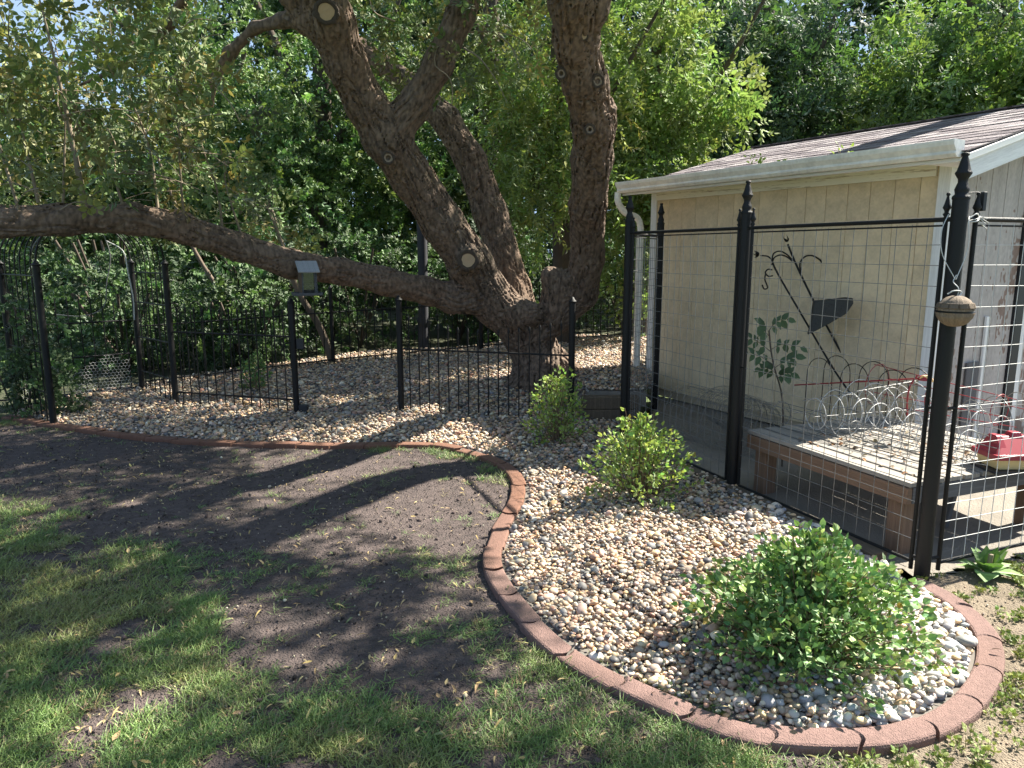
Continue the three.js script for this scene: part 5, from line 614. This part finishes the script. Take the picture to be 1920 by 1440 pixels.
// ---------------------------------------------------------------- grass, weeds, fallen leaves
{
  seed = 81; const bl = (h, w, lean, a, x, z) => { const pos = [], idx = [], S = 3; for (let i = 0; i <= S; i++) { const u = i / S, b = lean * u * u, ww = w * (1 - u * u * 0.95) / 2; pos.push(-ww, h * u * (1 - 0.25 * lean * u / h * 0.3), b, ww, h * u, b); } for (let i = 0; i < S; i++) { const k = i * 2; idx.push(k, k + 1, k + 3, k, k + 3, k + 2); } const g = new THREE.BufferGeometry(); g.setAttribute('position', new THREE.Float32BufferAttribute(pos, 3)); g.setIndex(idx); const f = g.toNonIndexed(); f.computeVertexNormals(); f.rotateY(a); f.translate(x, 0, z); return f; };
  const tuft = []; for (let i = 0; i < 14; i++) tuft.push(bl(rr(0.025, 0.062), rr(0.0022, 0.0042), rr(0.008, 0.05), rnd() * 6.28, gauss() * 0.014, gauss() * 0.014)); const tg = merge(tuft);
  const mk = [], green = col(0.145, 0.24, 0.055), yel = col(0.31, 0.31, 0.1), straw = col(0.32, 0.25, 0.12); const front = (x, z) => inPoly(lawnEdge, x, z);
  for (let z = -7.2; z < -1.2;) { const st = mixn(0.03, 0.02, sm(z, -4.5, -2.5)); for (let x = Math.max(-6, z * 0.82 - 0.4); x < 1.1; x += st) {
    const px = x + rr(-0.5, 0.5) * st, pz = z + rr(-0.5, 0.5) * st; if (!front(px, pz) || (edgeD(px, pz) < 0.07 && pz < -2)) continue;
    const b = bareness(px, pz) + 0.75 * sm(fbm(px * 2.3, 61, pz * 2.3, 4), -0.02, 0.22), k = 1 - sm(b, -0.12, 0.16), patch = sm(fbm(px * 1.3, 20, pz * 1.3, 3) + 0.5 * N3(px * 6, 3, pz * 6), 0.02, 0.3) * (pz > -4.4 ? 1 : 0.15), dens = Math.max(k * (0.58 + 0.75 * N3(px * 4, 7, pz * 4)), 0.35 * patch * (1 - sm(b, 0.25, 0.8)), 0.015);
    if (rnd() > dens) continue; const y = sm(fbm(px * 1.1, 30, pz * 1.1, 3), -0.15, 0.35), c = rnd() < 0.1 ? straw : green.clone().lerp(yel, y * 0.7);
    mk.push([V(px, FLAT(px, pz) - 0.004, pz), Q().setFromEuler(new THREE.Euler(gauss() * 0.15, rnd() * 6.28, gauss() * 0.15)), V(rr(0.8, 1.3), rr(0.35, 0.78) * (0.65 + 0.45 * k), rr(0.8, 1.3)), vary(c, 0.18, 0.06)]);
  } z += st; }
  tag(inst('lawn_grass', tg, leafMat({ transmission: 0.3, roughness: 0.6 }), mk, scene), 'thin patchy lawn grass growing through the soil', 'grass', null, 'stuff');
  // weeds and dry grit on the right
  const wl = []; const cl = []; for (let i = 0; i < 5; i++) { const a = i / 5 * 6.283; cl.push(put(leafGeo(0.018, 0.014, 0.2, 0.3), V(Math.cos(a) * 0.006, 0.016, Math.sin(a) * 0.006), V(Math.cos(a), 0.35, Math.sin(a)), rr(-0.4, 0.4) + Math.PI)); cl.push(bl(0.035, 0.002, 0.01, a, Math.cos(a) * 0.01, Math.sin(a) * 0.01)); }
  const cw = merge(cl); for (let i = 0; i < 26000; i++) { const x = rr(0.5, 4.2), z = rr(-4.6, -1.3); if (!inPoly(rightPoly, x, z) || edgeD(x, z) < 0.062) continue; const n = fbm(x * 2.2, 40, z * 2.2, 4) + 0.4 * N3(x * 9, 4, z * 9), d = sm(n, 0.02, 0.32) + 0.25 * sm(0.3 - edgeD(x, z), 0, 0.3) * sm(n, -0.2, 0.1) + 0.02; if (rnd() > d * 0.8) continue; wl.push([V(x, FLAT(x, z) + 0.002, z), Q().setFromEuler(new THREE.Euler(gauss() * 0.25, rnd() * 6.28, gauss() * 0.25)), rr(0.6, 1.35), vary(col(0.17, 0.22, 0.04), 0.22, 0.1)]); }
  tag(inst('ground_weeds', cw, leafMat({ transmission: 0.35 }), wl, scene), 'low clover like weeds over the dry dirt at the right', 'weeds', null, 'stuff');
  // crumbs of soil and grit
  const cr = []; const crumb = PEB[2]; for (let i = 0; i < 30000; i++) { const z = -1.6 - 5.2 * Math.pow(rnd(), 1.3), x = rr(-5, 1.1); if (!front(x, z) || edgeD(x, z) < 0.06) continue; const s = rr(0.0014, 0.005) * (rnd() < 0.03 ? 2.6 : 1); cr.push([V(x, FLAT(x, z) + 0.001 + s * 0.3, z), qrand(), V(s, s * 0.8, s * 0.9), vary(rnd() < 0.1 ? col(0.32, 0.27, 0.2) : col(0.062, 0.048, 0.044), 0.35)]); }
  for (let i = 0; i < 9000; i++) { const x = rr(0.4, 4), z = rr(-4.4, -1.4); if (!inPoly(rightPoly, x, z)) continue; const s = rr(0.0015, 0.005); cr.push([V(x, FLAT(x, z) + s * 0.4, z), qrand(), s, vary(col(0.3, 0.24, 0.18), 0.35)]); }
  tag(inst('soil_crumbs', crumb, std({ color: col(1, 1, 1), roughness: 1 }), cr, scene), 'crumbs of soil and grit lying on the bare ground', 'soil crumbs', null, 'stuff');
  // fallen leaves: the larger ones are parts of the soil, the rest one litter
  const soil = scene.getObjectByName('soil_bed'), fl = [leafGeo(0.065, 0.017, 0.5, 0.5), leafGeo(0.05, 0.024, 0.4, -0.3), leafGeo(0.075, 0.012, 0.6, 0.3)], fm = [[0.34, 0.25, 0.09], [0.4, 0.3, 0.14], [0.26, 0.17, 0.08], [0.3, 0.27, 0.1], [0.17, 0.2, 0.08]].map((c) => leafMat({ color: col(...c), transmission: 0.12, roughness: 0.8 })); let n = 0;
  for (let i = 0; i < 4000 && n < 280; i++) { const z = -1.9 - 4.2 * Math.pow(rnd(), 1.2), x = rr(z * 0.75, 1.0); if (!front(x, z) || edgeD(x, z) < 0.1) continue; if (rnd() > 0.25 + 0.75 * sm(fbm(x * 1.2, 50, z * 1.2, 3), -0.1, 0.2) * (z > -4 ? 1 : 0.4)) continue; const o = part(n ? `fallen_leaf_${String(n).padStart(3, '0')}` : 'fallen_leaf', fl[n % 3], fm[rnd() * 5 | 0], soil); o.position.set(x, FLAT(x, z) + 0.014 + 0.02 * (1 - sm(bareness(x, z), -0.2, 0.1)) * rnd(), z); o.rotation.set(-1.57 + gauss() * 0.3, gauss() * 0.35, rnd() * 6.28, 'YXZ'); o.rotation.order = 'YXZ'; o.rotation.set(-1.57 + gauss() * 0.3, rnd() * 6.28, gauss() * 0.35); o.scale.setScalar(rr(0.5, 0.95)); n++; }
  const lit = []; for (let i = 0; i < 2600; i++) { const z = -1.9 - 4.8 * Math.pow(rnd(), 1.1), x = rr(z * 0.8, 1.0); if (!front(x, z) || edgeD(x, z) < 0.08) continue; lit.push([V(x, FLAT(x, z) + 0.008, z), Q().setFromEuler(new THREE.Euler(-1.57 + gauss() * 0.3, rnd() * 6.28, gauss() * 0.3, 'YXZ')), rr(0.2, 0.6), vary(rnd() < 0.5 ? col(0.36, 0.28, 0.13) : col(0.24, 0.18, 0.09), 0.25)]); }
  for (let i = 0; i < 1300; i++) { const x = rr(-4.6, 1.9), z = rr(-8, -2.3); if (!inPoly(gravelPoly, x, z)) continue; lit.push([V(x, ht(x, z) + 0.045, z), Q().setFromEuler(new THREE.Euler(-1.57 + gauss() * 0.5, rnd() * 6.28, gauss() * 0.4, 'YXZ')), rr(0.25, 0.7), vary(rnd() < 0.5 ? col(0.36, 0.28, 0.13) : col(0.2, 0.14, 0.07), 0.25)]); }
  tag(inst('leaf_litter', fl[0], LMdry, lit, scene), 'small dry leaf bits strewn over soil and grass', 'leaf litter', null, 'stuff');
  console.log('grass', mk.length, 'weeds', wl.length, 'leaves', n);
}
renderer.render(scene, camera);
